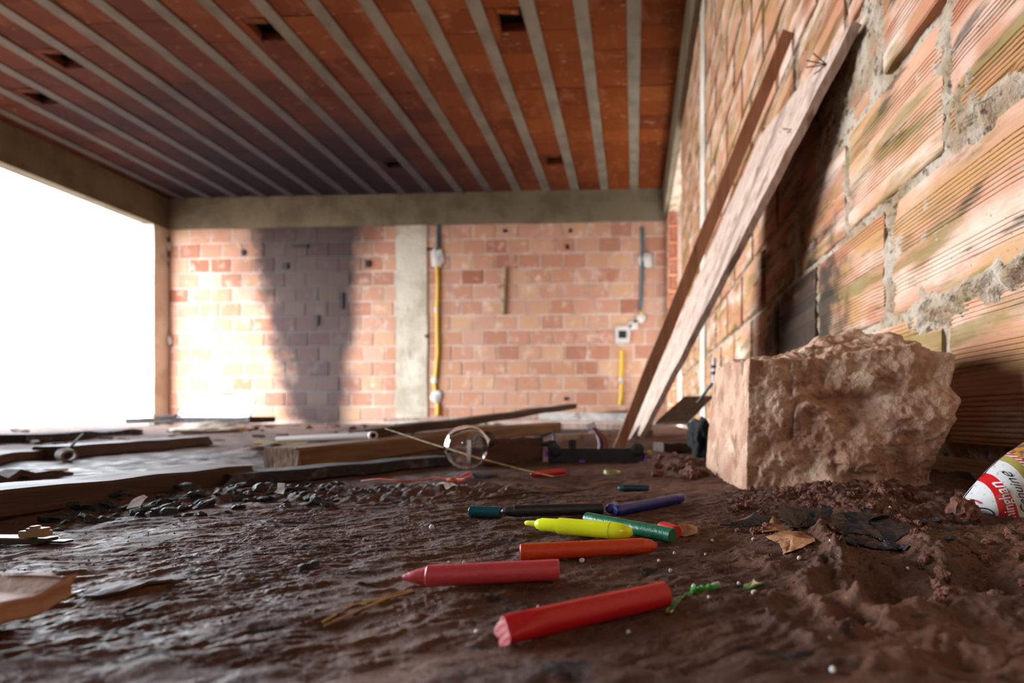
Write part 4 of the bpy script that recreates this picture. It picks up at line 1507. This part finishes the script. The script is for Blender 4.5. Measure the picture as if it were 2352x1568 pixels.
# ------------------------------------------------------------------ black printer part
def printer_part():
    Y = .93
    k = Y / F
    o = at(1370, 1062, Y)
    t = thing('printer_part', (o.x, o.y, 0), 'black plastic printer part with purple tabs and a ribbon of wires', 'printer part')
    mk = simple('black_plastic', s(30, 30, 33), .5, [(s(44, 44, 48), 60, .5, .7)])
    mp = simple('purple_plastic', s(140, 66, 186), .45)
    mw = simple('white_connector', s(214, 212, 226), .45)
    b0 = at(1262, 1063, Y); b1 = at(1484, 1034, Y)

    def bx(px0, py0, px1, py1, dy0, dy1, bev=.0015):
        a, b = at(px0, py0, Y), at(px1, py1, Y)
        return MB().box((a.x, Y + dy0, b.z), (b.x, Y + dy1, a.z)).mesh('p', bevel=bev)

    body = part('body', bx(1258, 1064, 1482, 1036, 0, .035, .003), mk, t)
    for px, py, r in ((1275, 1034, 15), (1464, 1032, 15)):
        c = at(px, py, Y - .006)
        part('wheel', MB().lathe([(0, r * k * .55), (.001, r * k * .6), (.0012, r * k * .9), (.002, r * k), (.010, r * k)], c, (0, 1, 0), 26).mesh('wheel', smooth=True), mk, t)
    part('post', bx(1305, 1037, 1321, 1010, .008, .02), mk, t)
    part('post', bx(1256, 1037, 1274, 1012, .012, .03), mk, t)
    part('ledge', bx(1282, 1040, 1460, 1030, .006, .03), mk, t)
    part('tab', bx(1250, 1049, 1257, 1034, -.001, .012, .0008), mp, t)
    part('tab', bx(1330, 1062, 1343, 1056, -.0015, .006, .0008), mp, t)
    P_ = [at(1469, 1062, Y - .002), at(1481, 1061, Y - .002), at(1484, 1050, Y - .002), at(1486, 1038, Y - .002)]
    part('clip', MB().tube(P_, .0024, 8).mesh('clip', smooth=True), mp, t)
    part('knob', MB().lathe([(0, 9 * k), (.008, 10 * k), (.009, 8 * k)], at(1487, 1044, Y + .01), (1, 0, 0), 20).mesh('knob', smooth=True), simple('yellow_knob', s(160, 148, 56), .5), t)
    # ribbon of wires and its connectors
    cols = (s(214, 212, 210), s(52, 60, 130), s(206, 84, 50), s(120, 96, 84))
    for i, c in enumerate(cols):
        o_ = i * 6
        P_ = [at(1374 + o_, 1038, Y + .01), at(1377 + o_, 1020, Y + .008), at(1374 + o_ * .9, 1005, Y + .004), at(1366 + o_ * .6, 992, Y), at(1358 + o_ * .5, 982, Y - .002)]
        part('wire', MB().tube(P_, .0024, 8).mesh('wire', smooth=True), simple('wire_colour', c, .45), t)
    for px0, py0, px1, py1, rot in ((1346, 986, 1368, 970, -.35), (1352, 997, 1367, 989, -.05)):
        a, b = at(px0, py0, Y), at(px1, py1, Y)
        c = (a + b) / 2
        M_ = Matrix.Translation(c) @ Matrix.Rotation(rot, 4, 'Y')
        w_, h_ = (b.x - a.x) / 2, (b.z - a.z) / 2 * .85
        part('connector', MB().box((-w_, -.004, -h_), (w_, .004, h_), M_).mesh('connector', bevel=.0012), mw, t)
    # lever reaching to the side
    P_ = [at(1204, 1010, Y + .02), at(1216, 1012, Y + .02), at(1235, 1018, Y + .02), at(1262, 1020, Y + .02)]
    part('lever', MB().tube(P_, [.004, .0052, .005, .005], 10).mesh('lever', smooth=True), mk, t)
    P_ = [at(1228, 1004, Y + .05), at(1255, 998, Y + .05), at(1272, 992, Y + .05), at(1272, 1012, Y + .04)]
    part('arm', MB().tube(P_, .0028, 8).mesh('arm', smooth=True), mk, t)


printer_part()


def bottle_ring():
    g = gnd(1405, 1089)
    z = fh(g.x, g.y)
    k = g.y / F
    prof = []
    mb = MB()
    n = 36
    R, r = 20 * k, .0022
    d = Vector((.12, -.05, 1)).normalized()
    base = Vector((g.x, g.y, z + .0015))
    mb.lathe([(0, R * .9), (0, R), (.0055, R * .97), (.0055, R * .88), (0, R * .9)], base, d, n, cap=False)
    single('bottle_ring', mb.mesh('bottle_ring', smooth=True), simple('clear_yellowish_plastic', s(196, 194, 140), .2, **{'Transmission Weight': .5}), 'clear yellowish plastic ring from a bottle neck', 'ring')


bottle_ring()

# ------------------------------------------------------------------ things farther back on the floor
def pipe_piece():
    A, B = at(857, 1000, .98), at(560, 1022, 1.05)
    B = at(640, 1009, 1.30)
    d = (B - A).normalized(); L = (B - A).length
    r = 10 * .98 / F
    t = thing('pipe_piece', (A.x, A.y, A.z - r), 'brownish plastic pipe piece with a pale open end lying on the timber', 'pipe')
    part('tube', MB().lathe([(0, r * .62), (0, r), (L, r), (L, r * .62), (0, r * .62)], A, d, 22, cap=False).mesh('tube', smooth=True, angle=50), simple('dusty_pipe', s(104, 82, 68), .8), t)
    part('rim', MB().lathe([(-.0012, r * .64), (-.0012, r * 1.06), (.004, r * 1.06), (.004, r * .64), (-.0012, r * .64)], A, d, 22, cap=False).mesh('rim', smooth=True, angle=50), simple('pale_rim', s(206, 200, 196), .5), t)


pipe_piece()
strand('yellow_conduit_scrap', [(585, 1018, 1.42), (640, 1019, 1.42), (705, 1018, 1.42)], .0055, simple('yellow_conduit', s(206, 170, 30), .5), 'short yellow conduit scrap lying behind the golden timber', 'conduit')


def far_left_pile():
    sheet('white_sheet', [(405, 958, 5.2), (430, 918, 5.35), (500, 908, 5.4), (560, 910, 5.4), (587, 914, 5.4), (572, 958, 5.2), (490, 961, 5.2)], M_WHITE, 'white rigid sheet leaning at the foot of the sooty wall', 'sheet', th=.02, crumple=.01, seed=40, freq=6)
    plank('burnt_board', at(285, 972, 4.75), at(572, 972, 4.75), .36, .062, M_WCHAR, 'black burnt board under the white rigid sheet', 'board', seed=41, wob=.01)
    plank('burnt_lath', at(150, 956, 4.7), at(400, 957, 4.7), .08, .022, M_WCHAR, 'thin black lath reaching out towards the bright opening', 'lath', seed=42, wob=.008)
    o = obj('crumpled_bag', lump('crumpled_bag', 190, 1.0, 4), simple('beige_bag', s(206, 188, 166), .7, [(s(170, 146, 120), 12, .45, .65)], [(30, .01)]), None, at(490, 985, 2.5), (0, 0, .1), (.165, .07, .034))
    o.location.z = .024
    tag(o, 'crumpled pale beige bag lying before the black burnt board', 'bag')
    t = thing('plastic_cup', gnd(160, 1060), 'small dull plastic cup with a thin stick in it', 'cup')
    g = gnd(160, 1062)
    g.z = .013
    part('cup_body', MB().lathe([(0, .008), (.001, .012), (.022, .014), (.0225, .013), (.002, .011)], g, (-.8, .3, .1), 20, cap=False).mesh('cup_body', smooth=True), simple('cup_plastic', s(120, 104, 94), .7), t)
    part('stick', MB().tube([g + Vector((-.03, .01, 0)), at(192, 996, 1.06)], .0025, 6).mesh('stick'), M_WCHAR, t)
    rng = random.Random(77)
    for i in range(16):
        px, py = rng.uniform(560, 900), rng.uniform(972, 990)
        g = gnd(px, py)
        g.y = min(g.y, 5.2); 
        place_lump(clods, 'pale_pebble', g.x, min(g.y, 5.5), rng.uniform(.012, .022), M_BEAD, 'pale pebble on the dirt in front of the sooty wall', 'pebble', 'pale pebbles before the sooty wall')


far_left_pile()

# ------------------------------------------------------------------ conduits and boxes on the walls
M_YEL = simple('yellow_corrugated', s(196, 158, 24), .55)
M_GREYC = simple('grey_conduit', s(72, 84, 88), .6)
M_DAB = simple('mortar_dab', s(190, 184, 176), .9, [], [(60, .01)])
M_DARK = simple('box_inside', s(18, 20, 24), .8)


def wall_dab(px, py, w_, h_, t, name='mortar_dab', m=None, dep=.03):
    k = D / F
    p = at(px, py, D - .012)
    me = lump(name, int(px * 3 + py), .8)
    me.transform(Matrix.Diagonal((w_ * k / 2, dep, h_ * k / 2, 1)))
    me.transform(Matrix.Translation(p))
    return part(name, me, m or M_DAB, t)


def wall_tube(pts, r, m, t, name):
    P_ = [at(px, py, D - .016) for px, py in pts]
    return part(name, MB().tube(P_, r, 10).mesh(name, smooth=True), m, t)


def wall_box(px, py, w_, h_, t):
    k = D / F
    p = at(px, py, D - .02)
    fr = part('switch_box', MB().box((p.x - w_ * k / 2, D - .03, p.z - h_ * k / 2), (p.x + w_ * k / 2, D + .01, p.z + h_ * k / 2)).mesh('switch_box', bevel=.006), M_DAB, t)
    part('opening', MB().box((p.x - w_ * k * .28, D - .034, p.z - h_ * k * .24), (p.x + w_ * k * .28, D - .01, p.z + h_ * k * .24)).mesh('opening', bevel=.004), M_DARK, fr)


def conduits():
    b = at(1005, 960, D - .02)
    t = thing('wall_conduit', (b.x, b.y, .03), 'straight conduit run on the far wall beside the concrete column', 'conduit')
    wall_tube([(1006, 517), (1006, 545), (1005, 575)], .030, M_GREYC, t, 'grey_tube')
    wall_tube([(1005, 612), (1006, 660), (1005, 710), (1005, 760), (1006, 810), (1001, 868)], .026, M_YEL, t, 'yellow_tube')
    wall_tube([(999, 880), (1001, 896)], .026, M_YEL, t, 'yellow_tube')
    wall_tube([(1006, 926), (1006, 953)], .030, M_YEL, t, 'yellow_tube')
    wall_dab(1006, 590, 30, 46, t); wall_dab(1005, 712, 12, 14, t); wall_dab(1000, 874, 16, 14, t); wall_dab(1003, 912, 26, 34, t)
    wall_box(1007, 591, 17, 15, t); wall_box(1003, 914, 15, 9, t)
    b = at(1425, 955, D - .02)
    t = thing('wall_conduit', (b.x, b.y, .03), 'bent conduit run with a square switch box on the far wall', 'conduit')
    wall_tube([(1474, 522), (1476, 560), (1475, 620), (1473, 680), (1470, 712)], .026, M_GREYC, t, 'grey_tube')
    wall_tube([(1473, 716), (1471, 728)], .024, M_YEL, t, 'yellow_tube')
    wall_dab(1472, 730, 20, 22, t); wall_dab(1455, 748, 26, 20, t); wall_dab(1484, 596, 34, 34, t)
    wall_tube([(1462, 737), (1445, 752)], .022, M_DARK, t, 'dark_tube')
    wall_box(1430, 768, 34, 38, t); wall_box(1487, 590, 16, 16, t)
    wall_tube([(1428, 803), (1428, 840), (1427, 866)], .027, M_YEL, t, 'yellow_tube')
    wall_tube([(1428, 880), (1427, 905), (1424, 930)], .024, M_YEL, t, 'yellow_tube')
    wall_dab(1427, 872, 12, 14, t)
    b = at(380, 790, D - .02)
    t = thing('wall_conduit', (b.x, b.y, b.z), 'conduit run with a yellow lower end beside the pale pier', 'conduit')
    wall_tube([(386, 545), (384, 600), (381, 660), (379, 728)], .020, M_GREYC, t, 'grey_tube')
    wall_tube([(380, 730), (384, 765)], .020, M_YEL, t, 'yellow_tube')
    wall_dab(384, 565, 20, 22, t); wall_dab(383, 597, 12, 16, t); wall_dab(386, 780, 20, 26, t)
    # batten nailed upright
    b = at(1152, 720, D - .03)
    t = thing('nailed_batten', (b.x, b.y, b.z), 'short upright wooden batten nailed to the far brick wall', 'batten')
    k = D / F
    p0, p1 = at(1148, 720, D - .05), at(1157, 612, D - .05)
    part('batten', MB().hexa([p0 + Vector((0, 0, 0)), p0 + Vector((9 * k, 0, 0)), p0 + Vector((9 * k, .05, 0)), p0 + Vector((0, .05, 0))],
                             [p1 + Vector((-4 * k, 0, 0)), p1 + Vector((4 * k, 0, 0)), p1 + Vector((4 * k, .05, 0)), p1 + Vector((-4 * k, .05, 0))]).mesh('batten', bevel=.004), simple('batten_wood', s(166, 146, 118), .8, [(s(120, 84, 54), 12, .5, .65)]), t)
    part('cleat', MB().box((p0.x - .02, D - .055, p0.z + .34), (p0.x + .06, D - .045, p0.z + .37)).mesh('cleat'), M_WSLAT, t)
    # striped cable tag hanging on the near wall behind the rubble block
    t0, t1 = at(1635, 822, 2.45), at(1637, 885, 2.45)
    t0.x = t1.x = XW - .012
    t = thing('cable_tag', (t1.x, t1.y, t1.z), 'white cable end with two black bands hanging on the wall behind the rubble block', 'cable')
    part('cable', MB().tube([t0, t1], .010, 10).mesh('cable', smooth=True), M_WHITE, t)
    for f_ in (.32, .55):
        c = t0.lerp(t1, f_)
        part('band', MB().tube([c + UP * .008, c - UP * .008], .0112, 10).mesh('band', smooth=True), M_DARK, t)


conduits()

# weeds at the foot of the far wall
mg = simple('weed_green', s(120, 150, 70), .6)
for i, px in enumerate((1032, 1066, 1115, 1440)):
    mb = MB()
    rng = random.Random(i)
    c = at(px, 962, D - .12)
    c.z = fh(c.x, c.y)
    for b in range(14):
        a = rng.uniform(0, 6.28); l = rng.uniform(.05, .13)
        p = c + Vector((rng.uniform(-.03, .03), rng.uniform(-.02, .02), -.002))
        q = p + Vector((math.cos(a) * l * .4, math.sin(a) * l * .4, l))
        mb.tube([p, p.lerp(q, .5) + UP * .01, q], [.005, .004, .0008], 4)
    single('weed_tuft', mb.mesh('weed_tuft'), mg, 'small green weed tuft at the foot of the far brick wall', 'weed', 'weed tufts at the far wall')

# ------------------------------------------------------------------ printed packet
def packet():
    Y = .455
    k = Y / F
    O = at(2218, 1170, Y)
    W = .086

    def top(a): return 1.45 * a - 7.2 * a * a

    def bulge(a, b):
        e = (top(a) - b)                 # distance from the slanted top edge
        f = min(1, max(0, e / .03)) ; g = min(1, max(0, (a + .004) / .03))
        return .024 * math.sqrt(max(0, f * (2 - f))) * (.4 + .6 * math.sqrt(max(0, g * (2 - g)))) + .0012 * float(noise2(a * 120, b * 120, 91))

    def S(a, b, o=0.0):
        return Vector((O.x + a, Y + .012 - bulge(a, b) - o, O.z + b))

    t = thing('snack_packet', (O.x + .04, Y, O.z - .02), 'white printed packet with a red lettered band half buried by the wall', 'packet')
    na, nb = 60, 60
    V, Fc = [], []
    for sd in (0, 1):
        for i in range(na + 1):
            a = W * i / na
            for j in range(nb + 1):
                b = -.03 + (top(a) + .03) * j / nb
                if sd == 0: V.append(S(a, b))
                else:
                    p = S(a, b); V.append(Vector((p.x, Y + .0125 + .3 * bulge(a, b) , p.z)))
    K = (na + 1) * (nb + 1)
    ix = lambda sd, i, j: sd * K + i * (nb + 1) + j
    for i in range(na):
        for j in range(nb):
            Fc.append((ix(0, i, j), ix(0, i + 1, j), ix(0, i + 1, j + 1), ix(0, i, j + 1)))
            Fc.append((ix(1, i, j), ix(1, i, j + 1), ix(1, i + 1, j + 1), ix(1, i + 1, j)))
    mb = MB(); mb.v, mb.f = [tuple(v) for v in V], Fc
    n = NT('printed_packet')
    x, y, z = n.xyz()
    a = n.mt('SUBTRACT', x, O.x); b = n.mt('SUBTRACT', z, O.z)
    lt = lambda u, v: n.mt('LESS_THAN', u, v)
    red = n.mt('MULTIPLY', lt(n.mt('SUBTRACT', .021, n.mt('MULTIPLY', b, .06)), a), lt(a, n.mt('SUBTRACT', .038, n.mt('MULTIPLY', b, .36))))
    gold = n.mt('MULTIPLY', lt(n.mt('SUBTRACT', .0564, n.mt('MULTIPLY', b, .40)), a), lt(a, n.mt('SUBTRACT', .0620, n.mt('MULTIPLY', b, .36))))
    strip = n.mt('MULTIPLY', lt(n.mt('SUBTRACT', .0620, n.mt('MULTIPLY', b, .36)), a), lt(a, n.mt('SUBTRACT', .0655, n.mt('MULTIPLY', b, .36))))
    pic = lt(n.mt('SUBTRACT', .0655, n.mt('MULTIPLY', b, .36)), a)
    c = n.mix(n.mt('MULTIPLY', n.ss(n.noise(260, 5), .58, .68), .6), s(206, 206, 204), s(150, 116, 88))
    c = n.mix(red, c, s(190, 22, 26))
    c = n.mix(gold, c, s(156, 142, 74))
    st = lt(n.mt('FRACT', n.mt('MULTIPLY', b, 420)), .5)
    c = n.mix(strip, c, n.mix(st, s(206, 200, 196), s(180, 50, 56)))
    c = n.mix(pic, c, n.mix(n.ss(n.noise(160, 5), .45, .6), s(84, 80, 78), s(196, 128, 50)))
    n.out(c, .35, None, .5)
    part('packet_body', mb.mesh('packet_body', smooth=True, angle=60), n.m, t)

    def text(word, p0, p1, h, m, name, shear=0.0, bold=0.0):
        """lettering laid on the packet: runs from p0 to p1 (a, b), its top towards -a"""
        cu = bpy.data.curves.new(name, 'FONT')
        cu.body = word; cu.size = 1.0; cu.shear = shear; cu.offset = bold; cu.resolution_u = 3
        tmp = bpy.data.objects.new('tmp', cu)
        COL.objects.link(tmp)
        dg = bpy.context.evaluated_depsgraph_get()
        me = bpy.data.meshes.new_from_object(tmp.evaluated_get(dg))
        bpy.data.objects.remove(tmp); bpy.data.curves.remove(cu)
        bm = bmesh.new(); bm.from_mesh(me)
        bmesh.ops.triangulate(bm, faces=bm.faces)
        bmesh.ops.subdivide_edges(bm, edges=[e for e in bm.edges if e.calc_length() > .15], cuts=2)
        xs = [v.co.x for v in bm.verts]; x0, x1 = min(xs), max(xs)
        dx, dy = p1[0] - p0[0], p1[1] - p0[1]
        L = math.hypot(dx, dy); ux, uy = dx / L, dy / L
        vx, vy = -uy, ux
        if vx > 0: vx, vy = -vx, -vy
        for v in bm.verts:
            u_, w_ = (v.co.x - x0) / (x1 - x0) * L, v.co.y * h
            a_, b_ = p0[0] + ux * u_ + vx * w_, p0[1] + uy * u_ + vy * w_
            v.co = S(a_, b_, .0005)
        bm.to_mesh(me); bm.free()
        part(name, me, m, t)

    mwh = simple('white_print', s(214, 214, 212), .5)
    mbk = simple('black_print', s(24, 24, 28), .5)
    text('ninghan', (.0350, -.004), (.0285, .0268), .0130, mwh, 'red_band_lettering', bold=.012)
    text('Genuine', (.0480, .001), (.0360, .0370), .0100, mbk, 'script_lettering', shear=.45)
    text('pilsc lac', (.0600, .002), (.0470, .036), .0055, mbk, 'gold_band_lettering')
    # round emblem and the curled mark above it
    def ring(a0, b0, r, w_, m, name, f0=0, f1=1):
        q, f = [], []
        nn = 32
        for i in range(nn + 1):
            an = 2 * math.pi * (f0 + (f1 - f0) * i / nn)
            for rr in (r - w_, r):
                q.append(S(a0 + math.cos(an) * rr, b0 + math.sin(an) * rr, .0005))
        for i in range(nn): f.append((i * 2, i * 2 + 1, i * 2 + 3, i * 2 + 2))
        part(name, MB().add(q, f).mesh(name), m, t)
    ring(.0115, -.0035, .0068, .0014, mbk, 'round_emblem')
    ring(.0115, -.0035, .0042, .0022, simple('grey_print', s(120, 124, 132), .5), 'emblem_mark', .1, .55)
    ring(.0080, .0055, .0040, .0018, simple('red_print', s(180, 40, 34), .5), 'curled_mark', .05, .8)


packet()


# stepped plastic connector in the wet mud at the far left
def stepped_scrap():
    Y = .315
    k = Y / F
    o = gnd(40, 1272)
    t = thing('plastic_connector', (o.x, o.y, fh(o.x, o.y)), 'dark stepped plastic connector scrap half sunk in the wet mud', 'connector')
    z0 = fh(o.x, o.y)
    md = simple('dark_connector_plastic', s(52, 46, 44), .3)
    mc = simple('tan_connector_plastic', s(150, 118, 84), .4)

    def bx(px0, px1, z_0, z_1, dy, w_, m, name):
        a, b = at(px0, 1270, Y), at(px1, 1270, Y)
        part(name, MB().box((a.x, Y + dy, z0 + z_0), (b.x, Y + dy + w_, z0 + z_1)).mesh(name, bevel=.0004), m, t)
    bx(-70, 88, 0, .0032, 0, .012, md, 'base_plate')
    bx(-70, 52, .0032, .0042, .001, .010, mc, 'rim')
    bx(28, 86, .0042, .0085, .003, .006, mc, 'block')
    bx(44, 82, .0085, .0105, .003, .006, mc, 'step')
    bx(52, 64, .0105, .0120, .003, .005, mc, 'peg')
    bx(88, 132, .0, .0016, .004, .006, md, 'tongue')
    o2 = gnd(92, 1240)
    place_lump(chars, 'charcoal_bit', o2.x, o2.y, .006, M_CHAR, 'rounded black charcoal lump behind the stepped plastic connector', 'charcoal', None)


stepped_scrap()


# ------------------------------------------------------------------ more litter towards the bright side
for c in SHADE_LUMP:
    o = obj('shade_lump', lump('shade_lump', 260, 1.0, 4), simple('shade_black', s(10, 9, 9), .95, [], [(60, .006)]), None, (c.x, c.y, .042), None, (.030, .05, .046))  # black lump placed where there is only shade behind the block
    tag(o, 'black lump standing in for the shade behind the rubble block', 'bag')
plank('wet_board', gnd(-140, 1084), gnd(110, 1052), .10, .018, M_WCHAR2, 'wet dark board lying beside the small plastic cup', 'board', seed=51, wob=.004)
plank('bent_lath', gnd(-60, 1112), gnd(170, 1090), .03, .010, M_WBROWN, 'thin bent lath just beyond the flat dark board', 'lath', seed=52, wob=.008)
plank('ash_board', gnd(60, 1018), gnd(330, 998), .12, .030, M_WCHAR, 'charred wet board lying beyond the short brown board', 'board', seed=53, wob=.006)
scraps = [plank_mesh('wood_scrap', (-1, -.3, 0), (1, -.3, 0), (0, .6, 0), (0, 0, .35), n=4, wob=.12, seed=60 + i, ragged=(.3, .3)) for i in range(4)]
rngs = random.Random(34)
for i in range(90):
    if i < 45: x, y = rngs.uniform(-2.2, -.45), rngs.uniform(.95, 2.2)
    else: x, y = rngs.uniform(-5.6, .0), rngs.uniform(2.2, 5.6)
    r = rngs.uniform(.012, .032) * (1.0 if i < 45 else 1.9)
    o = obj('wood_scrap', scraps[rngs.randrange(4)], (M_WCHAR2, M_WCHAR, M_WBROWN)[0], None, (x, y, fh(x, y) - .001), (0, rngs.uniform(-.08, .08), rngs.uniform(-.5, .7)), (r, r, r))
    if i < 45: tag(o, 'small dark wood scrap on the ashy mud beyond the golden timber', 'wood scrap', 'wood scraps around the burnt boards')
    else: tag(o, 'dark wood scrap on the open floor before the far brick wall', 'wood scrap', 'wood scraps on the far floor')
